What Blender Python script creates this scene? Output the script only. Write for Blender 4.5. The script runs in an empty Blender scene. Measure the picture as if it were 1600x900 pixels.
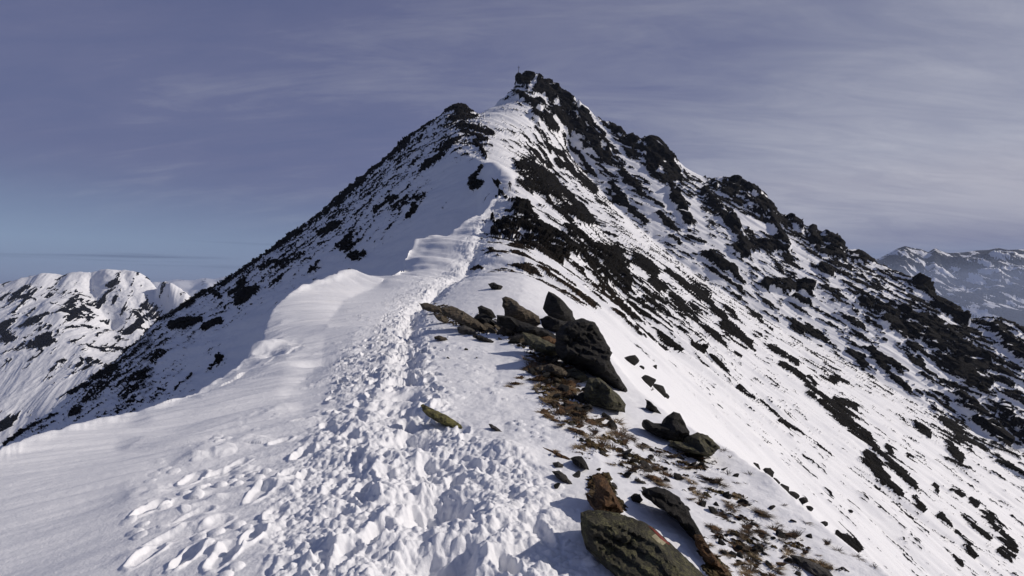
import bpy, bmesh, math, random
import numpy as np
from mathutils import Vector
from mathutils.geometry import delaunay_2d_cdt

# ------------------------------------------------------------------ camera, sky, sun, exposure
SC = bpy.context.scene
F, CU, CV = 873.0, 800.0, 450.0          # focal length and centre in photograph pixels (1600 x 900)
SUN_AZ, SUN_EL = 80.0, 29.5              # degrees to the right of the view, degrees above the horizon
cam = bpy.data.cameras.new('camera')
cam.sensor_width = 36.0
cam.lens = 36.0 * F / 1600.0
cam.clip_start, cam.clip_end = 0.1, 120000.0
cam_o = bpy.data.objects.new('camera', cam)
SC.collection.objects.link(cam_o)
cam_o.location = (0, 0, 0)
cam_o.rotation_euler = (math.radians(90), 0, 0)
SC.camera = cam_o

W = bpy.data.worlds.new('World'); SC.world = W; W.use_nodes = True
nt = W.node_tree; nt.nodes.clear()
def N(tree, kind, **kw):
    n = tree.nodes.new(kind)
    for k, v in kw.items(): setattr(n, k, v)
    return n
def link(tree, a, b): tree.links.new(a, b)
sky = N(nt, 'ShaderNodeTexSky', sky_type='NISHITA', sun_disc=False)
sky.sun_elevation = math.radians(SUN_EL); sky.sun_rotation = math.radians(SUN_AZ)
sky.altitude = 2800; sky.air_density = 1.0; sky.dust_density = 0.25; sky.ozone_density = 2.5
geo = N(nt, 'ShaderNodeTexCoord')
sep = N(nt, 'ShaderNodeSeparateXYZ'); link(nt, geo.outputs['Generated'], sep.inputs[0])
# project the view direction onto a high flat sheet so that the cirrus streaks run out to the horizon
zc = N(nt, 'ShaderNodeMath', operation='MAXIMUM'); link(nt, sep.outputs['Z'], zc.inputs[0]); zc.inputs[1].default_value = 0.0
za = N(nt, 'ShaderNodeMath', operation='ADD'); link(nt, zc.outputs[0], za.inputs[0]); za.inputs[1].default_value = 0.22
dx = N(nt, 'ShaderNodeMath', operation='DIVIDE'); link(nt, sep.outputs['X'], dx.inputs[0]); link(nt, za.outputs[0], dx.inputs[1])
dy = N(nt, 'ShaderNodeMath', operation='DIVIDE'); link(nt, sep.outputs['Y'], dy.inputs[0]); link(nt, za.outputs[0], dy.inputs[1])
cmb = N(nt, 'ShaderNodeCombineXYZ'); link(nt, dx.outputs[0], cmb.inputs[0]); link(nt, dy.outputs[0], cmb.inputs[1])
def cloud_noise(scale, rot, loc, nscale, detail, rough, dist):
    m = N(nt, 'ShaderNodeMapping'); link(nt, cmb.outputs[0], m.inputs[0])
    m.inputs['Scale'].default_value = scale; m.inputs['Rotation'].default_value = (0, 0, math.radians(rot)); m.inputs['Location'].default_value = loc
    n = N(nt, 'ShaderNodeTexNoise'); link(nt, m.outputs[0], n.inputs['Vector'])
    n.inputs['Scale'].default_value = nscale; n.inputs['Detail'].default_value = detail
    n.inputs['Roughness'].default_value = rough; n.inputs['Distortion'].default_value = dist
    return n.outputs['Fac']
def ramp(tree, src, stops):
    r = N(tree, 'ShaderNodeValToRGB'); link(tree, src, r.inputs[0])
    e = r.color_ramp.elements
    e[0].position, e[0].color = stops[0][0], (stops[0][1],) * 3 + (1,)
    e[1].position, e[1].color = stops[-1][0], (stops[-1][1],) * 3 + (1,)
    for p, c in stops[1:-1]:
        k = e.new(p); k.color = (c,) * 3 + (1,)
    return r.outputs[0]
def mth(tree, op, a, b=None, clamp=False):
    n = N(tree, 'ShaderNodeMath', operation=op, use_clamp=clamp)
    for i, x in enumerate((a, b)):
        if x is None: continue
        if hasattr(x, 'is_linked') or hasattr(x, 'node'): link(tree, x, n.inputs[i])
        else: n.inputs[i].default_value = x
    return n.outputs[0]
c1 = cloud_noise((0.6, 1.8, 1), 38, (3.1, 0.4, 0), 1.3, 7, 0.62, 0.6)      # long streaks
c2 = cloud_noise((1, 1, 1), 0, (7.7, 2.2, 0), 0.55, 3, 0.5, 0.2)            # broad patches
c3 = cloud_noise((0.9, 3.4, 1), -32, (1.2, 5.0, 0), 2.2, 8, 0.68, 0.9)      # fine fibres
veil = mth(nt, 'ADD', mth(nt, 'MULTIPLY', ramp(nt, c1, [(0.36, 0), (0.72, 1)]), 0.42),
           mth(nt, 'ADD', mth(nt, 'MULTIPLY', ramp(nt, c2, [(0.3, 0), (0.75, 1)]), 0.5),
               mth(nt, 'MULTIPLY', ramp(nt, c3, [(0.4, 0), (0.8, 1)]), 0.34)))
side = mth(nt, 'MULTIPLY_ADD', sep.outputs['X'], 0.54)
side.node.inputs[2].default_value = 0.36
side = mth(nt, 'SUBTRACT', side, mth(nt, 'MULTIPLY', sep.outputs['Z'], 0.55))
amount = mth(nt, 'ADD', mth(nt, 'MULTIPLY', veil, 0.62), side, clamp=True)
# a clear strip right above the horizon
hor = ramp(nt, sep.outputs['Z'], [(0.03, 0.45), (0.10, 0.85), (0.2, 1.0), (0.45, 0.9), (0.7, 0.3)])
amount = mth(nt, 'MULTIPLY', amount, hor, clamp=True)
# thin dark bands of far cloud just over the horizon
zb = N(nt, 'ShaderNodeCombineXYZ'); link(nt, mth(nt, 'MULTIPLY', sep.outputs['X'], 2.2), zb.inputs[0]); link(nt, mth(nt, 'MULTIPLY', sep.outputs['Z'], 60.0), zb.inputs[1])
nb = N(nt, 'ShaderNodeTexNoise'); link(nt, zb.outputs[0], nb.inputs['Vector']); nb.inputs['Scale'].default_value = 1.3; nb.inputs['Detail'].default_value = 4
band = mth(nt, 'MULTIPLY', ramp(nt, nb.outputs['Fac'], [(0.56, 0), (0.68, 1)]), ramp(nt, sep.outputs['Z'], [(0.02, 0), (0.04, 0.75), (0.065, 0.6), (0.085, 0)]))
cr = N(nt, 'ShaderNodeValToRGB'); link(nt, amount, cr.inputs[0])          # thin violet veil to bright cirrus
ce = cr.color_ramp.elements
ce[0].position = 0.0; ce[0].color = (0.195, 0.235, 0.48, 1)
ce[1].position = 1.0; ce[1].color = (0.90, 0.90, 1.03, 1)
for p_, c_ in ((0.3, (0.265, 0.29, 0.53, 1)), (0.6, (0.50, 0.52, 0.71, 1))):
    q_ = ce.new(p_); q_.color = c_
cs = N(nt, 'ShaderNodeVectorMath', operation='SCALE'); link(nt, cr.outputs[0], cs.inputs[0]); cs.inputs['Scale'].default_value = 10.0
mixc = N(nt, 'ShaderNodeMixRGB'); link(nt, cs.outputs[0], mixc.inputs[2])
cf = ramp(nt, sep.outputs['Z'], [(0.0, 0.2), (0.06, 0.45), (0.16, 0.85), (0.5, 0.8), (0.8, 0.35)])
cf = mth(nt, 'ADD', cf, mth(nt, 'MULTIPLY', mth(nt, 'MULTIPLY', sep.outputs['X'], 0.75), ramp(nt, sep.outputs['Z'], [(0.03, 0.3), (0.07, 1.0), (0.2, 0.0)])), clamp=True)
link(nt, cf, mixc.inputs[0])
mixh = N(nt, 'ShaderNodeMixRGB'); link(nt, ramp(nt, sep.outputs['Z'], [(0.0, 0.92), (0.05, 0.85), (0.2, 0.45), (0.45, 0.0)]), mixh.inputs[0]); link(nt, sky.outputs[0], mixh.inputs[1])
mixh.inputs[2].default_value = (4.5, 5.9, 8.8, 1)
link(nt, mixh.outputs[0], mixc.inputs[1])
mixb = N(nt, 'ShaderNodeMixRGB'); link(nt, band, mixb.inputs[0]); link(nt, mixc.outputs[0], mixb.inputs[1])
mixb.inputs[2].default_value = (2.3, 3.1, 5.0, 1)
bg = N(nt, 'ShaderNodeBackground'); link(nt, mixb.outputs[0], bg.inputs['Color']); bg.inputs['Strength'].default_value = 0.0505
out = N(nt, 'ShaderNodeOutputWorld'); link(nt, bg.outputs[0], out.inputs[0])

sun = bpy.data.lights.new('sun', 'SUN'); sun.energy = 3.2; sun.angle = math.radians(0.5); sun.color = (1.0, 0.915, 0.83)
sun_o = bpy.data.objects.new('sun', sun); SC.collection.objects.link(sun_o)
a, e = math.radians(SUN_AZ), math.radians(SUN_EL)
SUN_DIR = Vector((math.sin(a) * math.cos(e), math.cos(a) * math.cos(e), math.sin(e)))
sun_o.rotation_euler = SUN_DIR.to_track_quat('Z', 'Y').to_euler()
SC.view_settings.view_transform = 'Standard'; SC.view_settings.look = 'None'
SC.view_settings.exposure = 0.08; SC.view_settings.gamma = 1.0
SC.render.engine = 'CYCLES'
SC.cycles.use_denoising = True
SC.cycles.max_bounces = 6; SC.cycles.diffuse_bounces = 3

# ------------------------------------------------------------------ helpers: noise
f4 = np.float32
def _hash(ix, iy, seed):
    h = (ix.astype(np.int64) * 374761393 + iy.astype(np.int64) * 668265263 + seed * 2147483647 + 1013904223) & 0xFFFFFFFF
    h = ((h ^ (h >> 13)) * 1274126177) & 0xFFFFFFFF
    h = ((h ^ (h >> 16)) * 2246822519) & 0xFFFFFFFF
    return (h ^ (h >> 15)) & 0xFFFFFFFF
def perlin(x, y, seed=0):
    x = np.asarray(x, np.float64); y = np.asarray(y, np.float64)
    ix = np.floor(x); iy = np.floor(y)
    fx = x - ix; fy = y - iy
    ux = fx * fx * fx * (fx * (fx * 6 - 15) + 10); uy = fy * fy * fy * (fy * (fy * 6 - 15) + 10)
    def g(ax, ay, px, py):
        a = _hash(ax, ay, seed) * (2 * math.pi / 4294967296.0)
        return np.cos(a) * px + np.sin(a) * py
    n00 = g(ix, iy, fx, fy); n10 = g(ix + 1, iy, fx - 1, fy)
    n01 = g(ix, iy + 1, fx, fy - 1); n11 = g(ix + 1, iy + 1, fx - 1, fy - 1)
    return ((n00 + (n10 - n00) * ux) * (1 - uy) + (n01 + (n11 - n01) * ux) * uy) * 1.5
def fbm(x, y, octaves, seed=0, gain=0.5, lac=2.03):
    s = 0; a = 1; t = 0
    for k in range(octaves):
        s = s + a * perlin(x, y, seed + 17 * k); t += a * a
        x = x * lac + 3.7; y = y * lac - 1.9; a *= gain
    return s / math.sqrt(t)
def ridged(x, y, octaves, seed=0, gain=0.55):
    s = 0; a = 1; t = 0
    for k in range(octaves):
        s = s + a * (1 - 2 * np.abs(perlin(x, y, seed + 31 * k))); t += a
        x = x * 2.07 + 5.1; y = y * 2.07 + 2.3; a *= gain
    return s / t
def worley(x, y, seed=0):
    ix = np.floor(x); iy = np.floor(y)
    d1 = np.full(np.shape(x), 9.0); ox = np.zeros_like(d1); oy = np.zeros_like(d1); idh = np.zeros_like(d1)
    for i in (-1, 0, 1):
        for j in (-1, 0, 1):
            hx = _hash(ix + i, iy + j, seed) / 4294967296.0
            hy = _hash(ix + i, iy + j, seed + 77) / 4294967296.0
            px = ix + i + hx - x; py = iy + j + hy - y
            d = px * px + py * py
            m = d < d1
            d1 = np.where(m, d, d1); ox = np.where(m, px, ox); oy = np.where(m, py, oy)
            idh = np.where(m, _hash(ix + i, iy + j, seed + 191) / 4294967296.0, idh)
    return np.sqrt(d1), ox, oy, idh
def facets(x, y, seed=0):
    """blocky rock: every cell a tilted plane"""
    d, ox, oy, h = worley(x, y, seed)
    ang = h * 40.0
    return (h - 0.5) * 0.8 + 0.9 * (np.cos(ang) * ox + np.sin(ang) * oy)
def sstep(a, b, x):
    t = np.clip((x - a) / (b - a), 0, 1)
    return t * t * (3 - 2 * t)

# ------------------------------------------------------------------ helpers: objects
def tag(o, label=None, cat=None, group=None, kind=None):
    if label: o['label'] = label
    if cat: o['category'] = cat
    if group: o['group'] = group
    if kind: o['kind'] = kind
    return o
def link_mesh(name, me, mat, parent=None):
    o = bpy.data.objects.new(name, me); SC.collection.objects.link(o)
    if mat is not None and not me.materials: me.materials.append(mat)
    if parent is not None: o.parent = parent
    return o
def grid_mesh(name, verts, quads, attrs, mat):
    me = bpy.data.meshes.new(name)
    me.vertices.add(len(verts)); me.vertices.foreach_set('co', verts.astype(f4).ravel())
    n = len(quads)
    me.loops.add(n * 4); me.loops.foreach_set('vertex_index', quads.astype(np.int32).ravel())
    me.polygons.add(n)
    me.polygons.foreach_set('loop_start', np.arange(0, n * 4, 4, dtype=np.int32))
    me.polygons.foreach_set('loop_total', np.full(n, 4, dtype=np.int32))
    me.polygons.foreach_set('use_smooth', np.ones(n, dtype=bool))
    me.update(calc_edges=True)
    for k, arr in attrs.items():
        at = me.attributes.new(k, 'FLOAT', 'POINT'); at.data.foreach_set('value', arr.astype(f4).ravel())
    return link_mesh(name, me, mat)

# ------------------------------------------------------------------ materials
def new_mat(name):
    m = bpy.data.materials.new(name); m.use_nodes = True
    t = m.node_tree
    return m, t, t.nodes['Principled BSDF']
def noise_node(t, vec, scale, detail=5, rough=0.6, dist=0.0):
    n = N(t, 'ShaderNodeTexNoise'); n.inputs['Scale'].default_value = scale; n.inputs['Detail'].default_value = detail
    n.inputs['Roughness'].default_value = rough; n.inputs['Distortion'].default_value = dist
    if vec is not None: link(t, vec, n.inputs['Vector'])
    return n.outputs['Fac']
def mixrgb(t, fac, a, b):
    n = N(t, 'ShaderNodeMixRGB')
    for i, x in enumerate((fac, a, b)):
        if isinstance(x, (tuple, float, int)): n.inputs[i].default_value = x if not isinstance(x, tuple) else x + (1,)
        else: link(t, x, n.inputs[i])
    return n.outputs[0]

def terrain_material(name, rs, near):
    """snow and rock told apart by the 'rock' value of the surface; rs = size of the finest break-up (1/m)"""
    m, t, bsdf = new_mat(name)
    pos = N(t, 'ShaderNodeNewGeometry').outputs['Position']
    at = N(t, 'ShaderNodeAttribute', attribute_name='rock').outputs['Fac']
    fine = noise_node(t, pos, rs, 5, 0.65)
    mask = mth(t, 'ADD', at, mth(t, 'MULTIPLY', mth(t, 'SUBTRACT', fine, 0.5), 0.8))
    mask = ramp(t, mask, [(0.47, 0), (0.53, 1)])
    n1 = noise_node(t, pos, rs * 0.22, 6, 0.65)
    n2 = noise_node(t, pos, rs * 1.7, 4, 0.6)
    rock = mixrgb(t, ramp(t, n1, [(0.38, 0), (0.66, 1)]), (0.005, 0.0048, 0.005), (0.013, 0.0115, 0.010))
    if near:
        br = N(t, 'ShaderNodeAttribute', attribute_name='brown').outputs['Fac']
        rock = mixrgb(t, mth(t, 'MULTIPLY', br, ramp(t, n2, [(0.4, 0), (0.62, 1)])), rock, (0.06, 0.038, 0.022))
        n4 = noise_node(t, pos, 0.35, 4, 0.6)
        rock = mixrgb(t, mth(t, 'MULTIPLY', ramp(t, n4, [(0.45, 0), (0.65, 1)]), 0.55), rock, (0.016, 0.0135, 0.0115))
        tf = N(t, 'ShaderNodeAttribute', attribute_name='turf').outputs['Fac']
        n5 = noise_node(t, pos, 26, 6, 0.75); n6 = noise_node(t, pos, 5, 4, 0.6)
        turfc = mixrgb(t, ramp(t, n5, [(0.36, 0), (0.62, 1)]), (0.022, 0.014, 0.009), mixrgb(t, ramp(t, n6, [(0.4, 0), (0.6, 1)]), (0.105, 0.064, 0.030), (0.105, 0.09, 0.045)))
        rock = mixrgb(t, tf, rock, turfc)
        edge = mth(t, 'MULTIPLY', mth(t, 'SUBTRACT', n5, 0.5), mth(t, 'MULTIPLY', tf, 0.9))
        mask = ramp(t, mth(t, 'ADD', mth(t, 'ADD', at, mth(t, 'MULTIPLY', mth(t, 'SUBTRACT', fine, 0.5), mth(t, 'MULTIPLY_ADD', tf, -0.5))), edge), [(0.47, 0), (0.53, 1)])
        mask.node.inputs[0].links[0].from_node.inputs[0].links[0].from_node.inputs[1].links[0].from_node.inputs[1].links[0].from_node.inputs[2].default_value = 0.8
    snow = mixrgb(t, ramp(t, n1, [(0.3, 0), (0.7, 1)]), (0.80, 0.81, 0.835), (0.86, 0.865, 0.88))
    link(t, mixrgb(t, mask, snow, rock), bsdf.inputs['Base Color'])
    link(t, mth(t, 'MULTIPLY_ADD', mask, 0.2), bsdf.inputs['Roughness'])
    bsdf.inputs['Roughness'].links[0].from_node.inputs[2].default_value = 0.62
    link(t, mth(t, 'MULTIPLY_ADD', mask, -0.17), bsdf.inputs['Specular IOR Level']); bsdf.inputs['Specular IOR Level'].links[0].from_node.inputs[2].default_value = 0.22
    b1 = N(t, 'ShaderNodeBump'); b1.inputs['Strength'].default_value = 0.9
    link(t, mth(t, 'MULTIPLY', n2, mask), b1.inputs['Height']); b1.inputs['Distance'].default_value = 1.6 / rs
    b2 = N(t, 'ShaderNodeBump'); b2.inputs['Strength'].default_value = 0.35
    if near:
        sn = mth(t, 'ADD', noise_node(t, pos, 55, 4, 0.7), mth(t, 'MULTIPLY', noise_node(t, pos, 9, 4, 0.6), 2.0))
        link(t, sn, b2.inputs['Height']); b2.inputs['Distance'].default_value = 0.016
    else:
        link(t, noise_node(t, pos, rs * 0.5, 5, 0.6), b2.inputs['Height']); b2.inputs['Distance'].default_value = 0.6 / rs
    link(t, b2.outputs[0], b1.inputs['Normal'])
    link(t, b1.outputs[0], bsdf.inputs['Normal'])
    return m
M_PEAK = terrain_material('snow_and_schist', 1.9, True)
M_HILL = terrain_material('far_snow_and_rock', 0.16, False)
M_RANGE = terrain_material('range_snow_and_rock', 0.012, False)

# ------------------------------------------------------------------ pixel-to-world bookkeeping
def at(u, v, y): return np.array([(u - CU) / F * y, y, (CV - v) / F * y])

# ------------------------------------------------------------------ the mountain: a height field over azimuth and log-distance
AZ0, AZ1, NA = math.radians(-76), math.radians(76), 620
LR0, LR1, NR = math.log(0.9), math.log(1700.0), 520
az_g = np.linspace(AZ0, AZ1, NA); lr_g = np.linspace(LR0, LR1, NR)
fix = np.zeros((NR, NA), bool); val = np.zeros((NR, NA))
def put(az, r, zf):
    j = int(round((az - AZ0) / (AZ1 - AZ0) * (NA - 1))); i = int(round((math.log(r) - LR0) / (LR1 - LR0) * (NR - 1)))
    if 0 <= i < NR and 0 <= j < NA:
        fix[i, j] = True; val[i, j] = zf(az_g[j], math.exp(lr_g[i]))
def by_u(pts, dv=0.0, ky=1.0, extend=False):
    """a line that is a function of u: exact sight-line heights in every column"""
    P = np.array(sorted(pts), float)
    for j in range(NA):
        u = CU + F * math.tan(az_g[j])
        if u < P[0, 0] or u > P[-1, 0]:
            if not extend: continue
        v = np.interp(u, P[:, 0], P[:, 1]) + dv; y = np.interp(u, P[:, 0], P[:, 2]) * ky
        r = y / math.cos(az_g[j])
        i = int(round((math.log(r) - LR0) / (LR1 - LR0) * (NR - 1)))
        if 0 <= i < NR:
            fix[i, j] = True; val[i, j] = (CV - v) / F * math.exp(lr_g[i]) * math.cos(az_g[j])
def along(pts, n=500):
    P = np.array(pts, float); s = np.linspace(0, len(P) - 1, n)
    for q in s:
        k = min(int(q), len(P) - 2); w = q - k
        u, v, y = P[k] * (1 - w) + P[k + 1] * w
        az = math.atan((u - CU) / F); r = y / math.cos(az)
        put(az, r, lambda A, R, v=v: (CV - v) / F * R * math.cos(A))
def world_line(pts, n=500):
    P = np.array(pts, float); s = np.linspace(0, len(P) - 1, n)
    for q in s:
        k = min(int(q), len(P) - 2); w = q - k
        x, y, z = P[k] * (1 - w) + P[k + 1] * w
        put(math.atan2(x, y), math.hypot(x, y), lambda A, R, z=z: z)

TRAIL = [(705, 960, 2.75), (700, 900, 3.2), (690, 840, 3.7), (680, 780, 4.35), (655, 700, 5.7), (628, 640, 7.3), (630, 600, 9.0), (638, 560, 12.0), (640, 520, 17),
         (645, 490, 24), (685, 460, 32), (722, 430, 40), (740, 400, 48), (752, 370, 58), (763, 340, 72), (775, 320, 84), (793, 300, 95)]
CREST = [(793, 300, 95), (800, 278, 104), (768, 257, 112), (742, 245, 130), (708, 232, 145), (716, 210, 163), (733, 193, 193), (745, 180, 215), (778, 160, 240), (800, 140, 254), (812, 120, 262)]
EDGE = [(-900, 1000, 3.0), (-300, 800, 4.7), (0, 699, 6.5), (60, 681, 7.1), (110, 662, 7.8), (170, 654, 8.5), (250, 636, 9.7), (290, 624, 10.7), (330, 602, 12.2), (370, 578, 14.3), (386, 560, 15.6),
        (404, 540, 18), (413, 510, 21), (420, 488, 23.5), (440, 467, 26.5), (470, 449, 30), (530, 440, 36), (580, 434, 41), (622, 415, 46), (628, 394, 52), (655, 376, 60), (700, 365, 65),
        (730, 345, 72), (770, 317, 86), (788, 302, 93)]
RIB = [(-1400, 1500, 70), (-600, 1050, 95), (-300, 900, 110), (-100, 770, 125), (0, 700, 133), (40, 668, 138), (90, 630, 144), (140, 592, 150), (180, 562, 155), (217, 529, 160), (230, 519, 163), (239, 502, 166), (290, 471, 172),
       (345, 439, 178), (400, 407, 185), (440, 380, 190), (500, 333, 198), (545, 295, 204), (580, 268, 207), (610, 240, 211), (640, 214, 215), (690, 182, 222), (703, 165, 224), (716, 158, 225), (728, 161, 224), (745, 178, 217)]
RIDGE = [(812, 120, 262), (822, 115, 265), (832, 117, 265), (845, 121, 264), (868, 131, 263), (885, 143, 261), (905, 157, 260), (945, 190, 256), (975, 207, 253), (1003, 214, 251), (1014, 211, 250), (1022, 209, 250), (1032, 215, 249),
         (1044, 230, 247), (1056, 245, 246), (1075, 260, 243), (1100, 274, 240), (1130, 281, 237), (1145, 279, 235), (1165, 287, 232), (1187, 297, 230), (1202, 313, 227), (1215, 331, 225), (1238, 334, 223),
         (1250, 348, 221), (1270, 350, 219), (1290, 364, 216), (1310, 371, 213), (1320, 387, 211), (1342, 392, 207), (1362, 406, 204), (1400, 422, 199), (1432, 436, 194), (1450, 455, 190), (1480, 474, 186), (1512, 500, 180),
         (1545, 494, 178), (1575, 500, 177), (1600, 511, 175), (1750, 590, 166), (2000, 740, 150), (2600, 1100, 120), (3600, 1750, 90)]
SHOULDER = [(918, 492, 19), (938, 525, 16.5), (960, 565, 14.2), (1010, 622, 11), (1060, 655, 9.4), (1120, 690, 8.0), (1210, 747, 6.2), (1290, 822, 5.1), (1400, 905, 4.2), (1700, 1180, 2.7), (2300, 1750, 1.6)]
# the right-hand flank as a plane under the crest; used to place lines of the slope at their real distance
cy = np.array([p[2] for p in TRAIL + CREST[1:]]); cz = np.array([(CV - p[1]) / F * p[2] for p in TRAIL + CREST[1:]]); cx = np.array([(p[0] - CU) / F * p[2] for p in TRAIL + CREST[1:]])
def flank(u, v, s=0.62, y0=34, y1=330):
    ys = np.linspace(y0, y1, 1200)
    zz = np.interp(ys, cy, cz) - s * ((u - CU) / F * ys - np.interp(ys, cy, cx)); ray = (CV - v) / F * ys
    k = np.nonzero(zz >= ray)[0]
    return (u, v, ys[k[0]] if len(k) else y1)
along(TRAIL, 900); along(CREST, 700)
by_u(EDGE); along([p for p in EDGE if 380 < p[0] < 480], 500)
E2 = [(u, v, y) for u, v, y in EDGE if u < 715]
by_u([(u, v, y) for u, v, y in E2], dv=95, ky=1.22)
MID = [(-600, 1150, 70), (-300, 930, 92), (0, 722, 104), (110, 684, 100), (250, 660, 98), (330, 626, 96), (400, 575, 98), (430, 505, 104), (480, 470, 108), (530, 460, 110), (600, 450, 104), (640, 432, 100), (680, 396, 101), (720, 366, 103), (750, 340, 105)]
by_u(MID)
by_u(RIB); by_u(RIB, dv=150, ky=1.35)
by_u(RIDGE); by_u(RIDGE, dv=230, ky=1.3)
by_u([(700, 300, 320), (745, 310, 300), (812, 330, 345), (900, 400, 340)])
along(SHOULDER, 600)
along([(u + 25, v + 32, y * 1.4) for u, v, y in SHOULDER if u > 950], 400)
FOOT = [(885, 235, 232), (930, 290, 215), (975, 335, 199), (1040, 395, 179), (1100, 440, 168), (1180, 490, 161), (1250, 530, 156), (1330, 572, 150), (1430, 625, 143), (1530, 675, 137), (1620, 712, 132), (1800, 800, 120), (2100, 950, 100)]
along(FOOT, 600)
LOW = [flank(*q) for q in ((960, 470), (1040, 540), (1120, 590), (1220, 650), (1330, 730), (1450, 810), (1600, 900), (1900, 1090), (2400, 1400))]
along(LOW, 600)
MIDF = [flank(*q) for q in ((860, 280), (920, 345), (1000, 420), (1090, 500), (1190, 560), (1300, 640), (1430, 710), (1600, 800), (1900, 960))]
along(MIDF, 600)
# right of the trail the snow stays gentle up to the shoulder
along([(800, 930, 3.1), (800, 800, 4.15), (790, 700, 5.7), (775, 620, 8.3), (770, 560, 12.2), (780, 510, 17.5), (810, 470, 25), (820, 440, 34), (822, 400, 46)], 500)
along([(990, 990, 2.75), (985, 900, 3.35), (960, 800, 4.3), (930, 700, 6.1), (900, 630, 8.4), (880, 570, 12), (872, 530, 15.5), (866, 495, 21)], 500)
along([(200, 770, 4.95), (320, 700, 6.4), (430, 640, 8.3), (500, 570, 12.6), (510, 510, 19), (540, 470, 28), (600, 450, 36)], 500)
# the separate mountain across the valley on the left
HILL = [(-1500, 520, 760), (-500, 470, 800), (-200, 452, 830), (0, 443, 860), (30, 434, 865), (62, 424, 870), (100, 425, 875), (145, 420, 880), (185, 415, 885), (205, 418, 888), (225, 427, 890), (238, 435, 890), (246, 432, 860), (256, 431, 850), (270, 436, 850),
        (285, 446, 850), (305, 466, 850), (345, 500, 850), (420, 540, 850), (520, 560, 850)]
by_u(HILL); by_u(HILL, dv=190, ky=1.35)
along([(100, 425, 875), (85, 450, 830), (70, 470, 780), (40, 497, 730), (0, 525, 690), (-150, 600, 620)], 300)
along([(70, 470, 780), (95, 485, 740), (125, 530, 680), (150, 565, 620), (190, 600, 560)], 300)
along([(185, 415, 885), (200, 455, 840), (215, 490, 800), (240, 530, 760)], 200)
along([(238, 435, 888), (245, 470, 840), (262, 500, 800)], 200)
along([(-200, 640, 540), (0, 700, 500), (80, 650, 520), (140, 640, 530), (220, 640, 540), (400, 700, 560), (600, 700, 560)], 400)
along([(140, 440, 868), (150, 480, 800), (180, 520, 760)], 200)
for j in range(NA): fix[-1, j] = True; val[-1, j] = -330
for u in range(-2600, 4200, 40):
    put(math.atan((u - CU) / F), 1.0, lambda A, R: -1.72 - 0.1 * abs(R * math.sin(A)))
# valley between: keep it deep
for j in range(NA):
    u = CU + F * math.tan(az_g[j])
    if u > 620:
        i = int((math.log(700) - LR0) / (LR1 - LR0) * (NR - 1)); fix[i, j] = True; val[i, j] = -260

def solve():
    Z = None
    for step in (8, 4, 2, 1):
        r_idx = np.arange(0, NR, step); a_idx = np.arange(0, NA, step)
        nr, na = len(r_idx), len(a_idx)
        fx = np.zeros((nr, na), bool); vl = np.zeros((nr, na)); cnt = np.zeros((nr, na))
        ii, jj = np.nonzero(fix)
        ci = np.minimum(ii // step, nr - 1); cj = np.minimum(jj // step, na - 1)
        np.add.at(vl, (ci, cj), val[ii, jj]); np.add.at(cnt, (ci, cj), 1)
        fx = cnt > 0; vl = vl / np.maximum(cnt, 1)
        if Z is None: Zn = np.full((nr, na), -20.0)
        else:
            Zn = np.repeat(np.repeat(Z, 2, 0), 2, 1)
            pr, pa = max(0, nr - Zn.shape[0]), max(0, na - Zn.shape[1])
            Zn = np.pad(Zn, ((0, pr), (0, pa)), mode='edge')[:nr, :na]
        Z = Zn
        Z[fx] = vl[fx]
        gi, gj = np.indices(Z.shape)
        red = ((gi + gj) % 2 == 0)
        for it in range({8: 900, 4: 500, 2: 300, 1: 220}[step]):
            for par in (red, ~red):
                P = np.pad(Z, 1, mode='edge')
                A = 0.25 * (P[:-2, 1:-1] + P[2:, 1:-1] + P[1:-1, :-2] + P[1:-1, 2:])
                upd = par & ~fx
                Z[upd] += 1.72 * (A[upd] - Z[upd])
    for _ in range(1):
        P = np.pad(Z, 1, mode='edge')
        Z = 0.6 * Z + 0.1 * (P[:-2, 1:-1] + P[2:, 1:-1] + P[1:-1, :-2] + P[1:-1, 2:])
    return Z
ZG = solve()

def bspline(i_f, j_f):
    i0 = np.floor(i_f).astype(int); j0 = np.floor(j_f).astype(int)
    ti, tj = i_f - i0, j_f - j0
    def w(t): return ((1 - t) ** 3 / 6, (3 * t ** 3 - 6 * t * t + 4) / 6, (-3 * t ** 3 + 3 * t * t + 3 * t + 1) / 6, t ** 3 / 6)
    wi, wj = w(ti), w(tj); s = 0
    for a in range(4):
        ia = np.clip(i0 + a - 1, 0, NR - 1)
        for b in range(4):
            s = s + wi[a] * wj[b] * ZG[ia, np.clip(j0 + b - 1, 0, NA - 1)]
    return s
def zbase(az, lr):
    return bspline((lr - LR0) / (LR1 - LR0) * (NR - 1), (az - AZ0) / (AZ1 - AZ0) * (NA - 1))

# ------------------------------------------------------------------ mesh columns and rows, dense where the slope is seen
uc = np.concatenate([np.linspace(-2400, -60, 120)[:-1], np.linspace(-60, 1660, 1420), np.linspace(1660, 3700, 110)[1:]])
AZ = np.arctan((uc - CU) / F); NCOL = len(AZ)
ROWS = 1180
lr_f = np.linspace(math.log(1.0), math.log(1600.0), 1500)
LRf, AZf = np.meshgrid(lr_f, AZ, indexing='ij')
zf = zbase(AZf, LRf)
vf = CV - F * zf / (np.exp(LRf) * np.cos(AZf))
runmin = np.minimum.accumulate(vf, 0)
dv = np.abs(np.diff(vf, axis=0)); seen = (vf[1:] <= runmin[1:] + 6) & (vf[1:] < 990)
wgt = np.where(seen, np.minimum(dv, 12), 0.0) + 0.22
cum = np.concatenate([np.zeros((1, NCOL)), np.cumsum(wgt, 0)], 0); cum /= cum[-1]
q = np.linspace(0, 1, ROWS)
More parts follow.
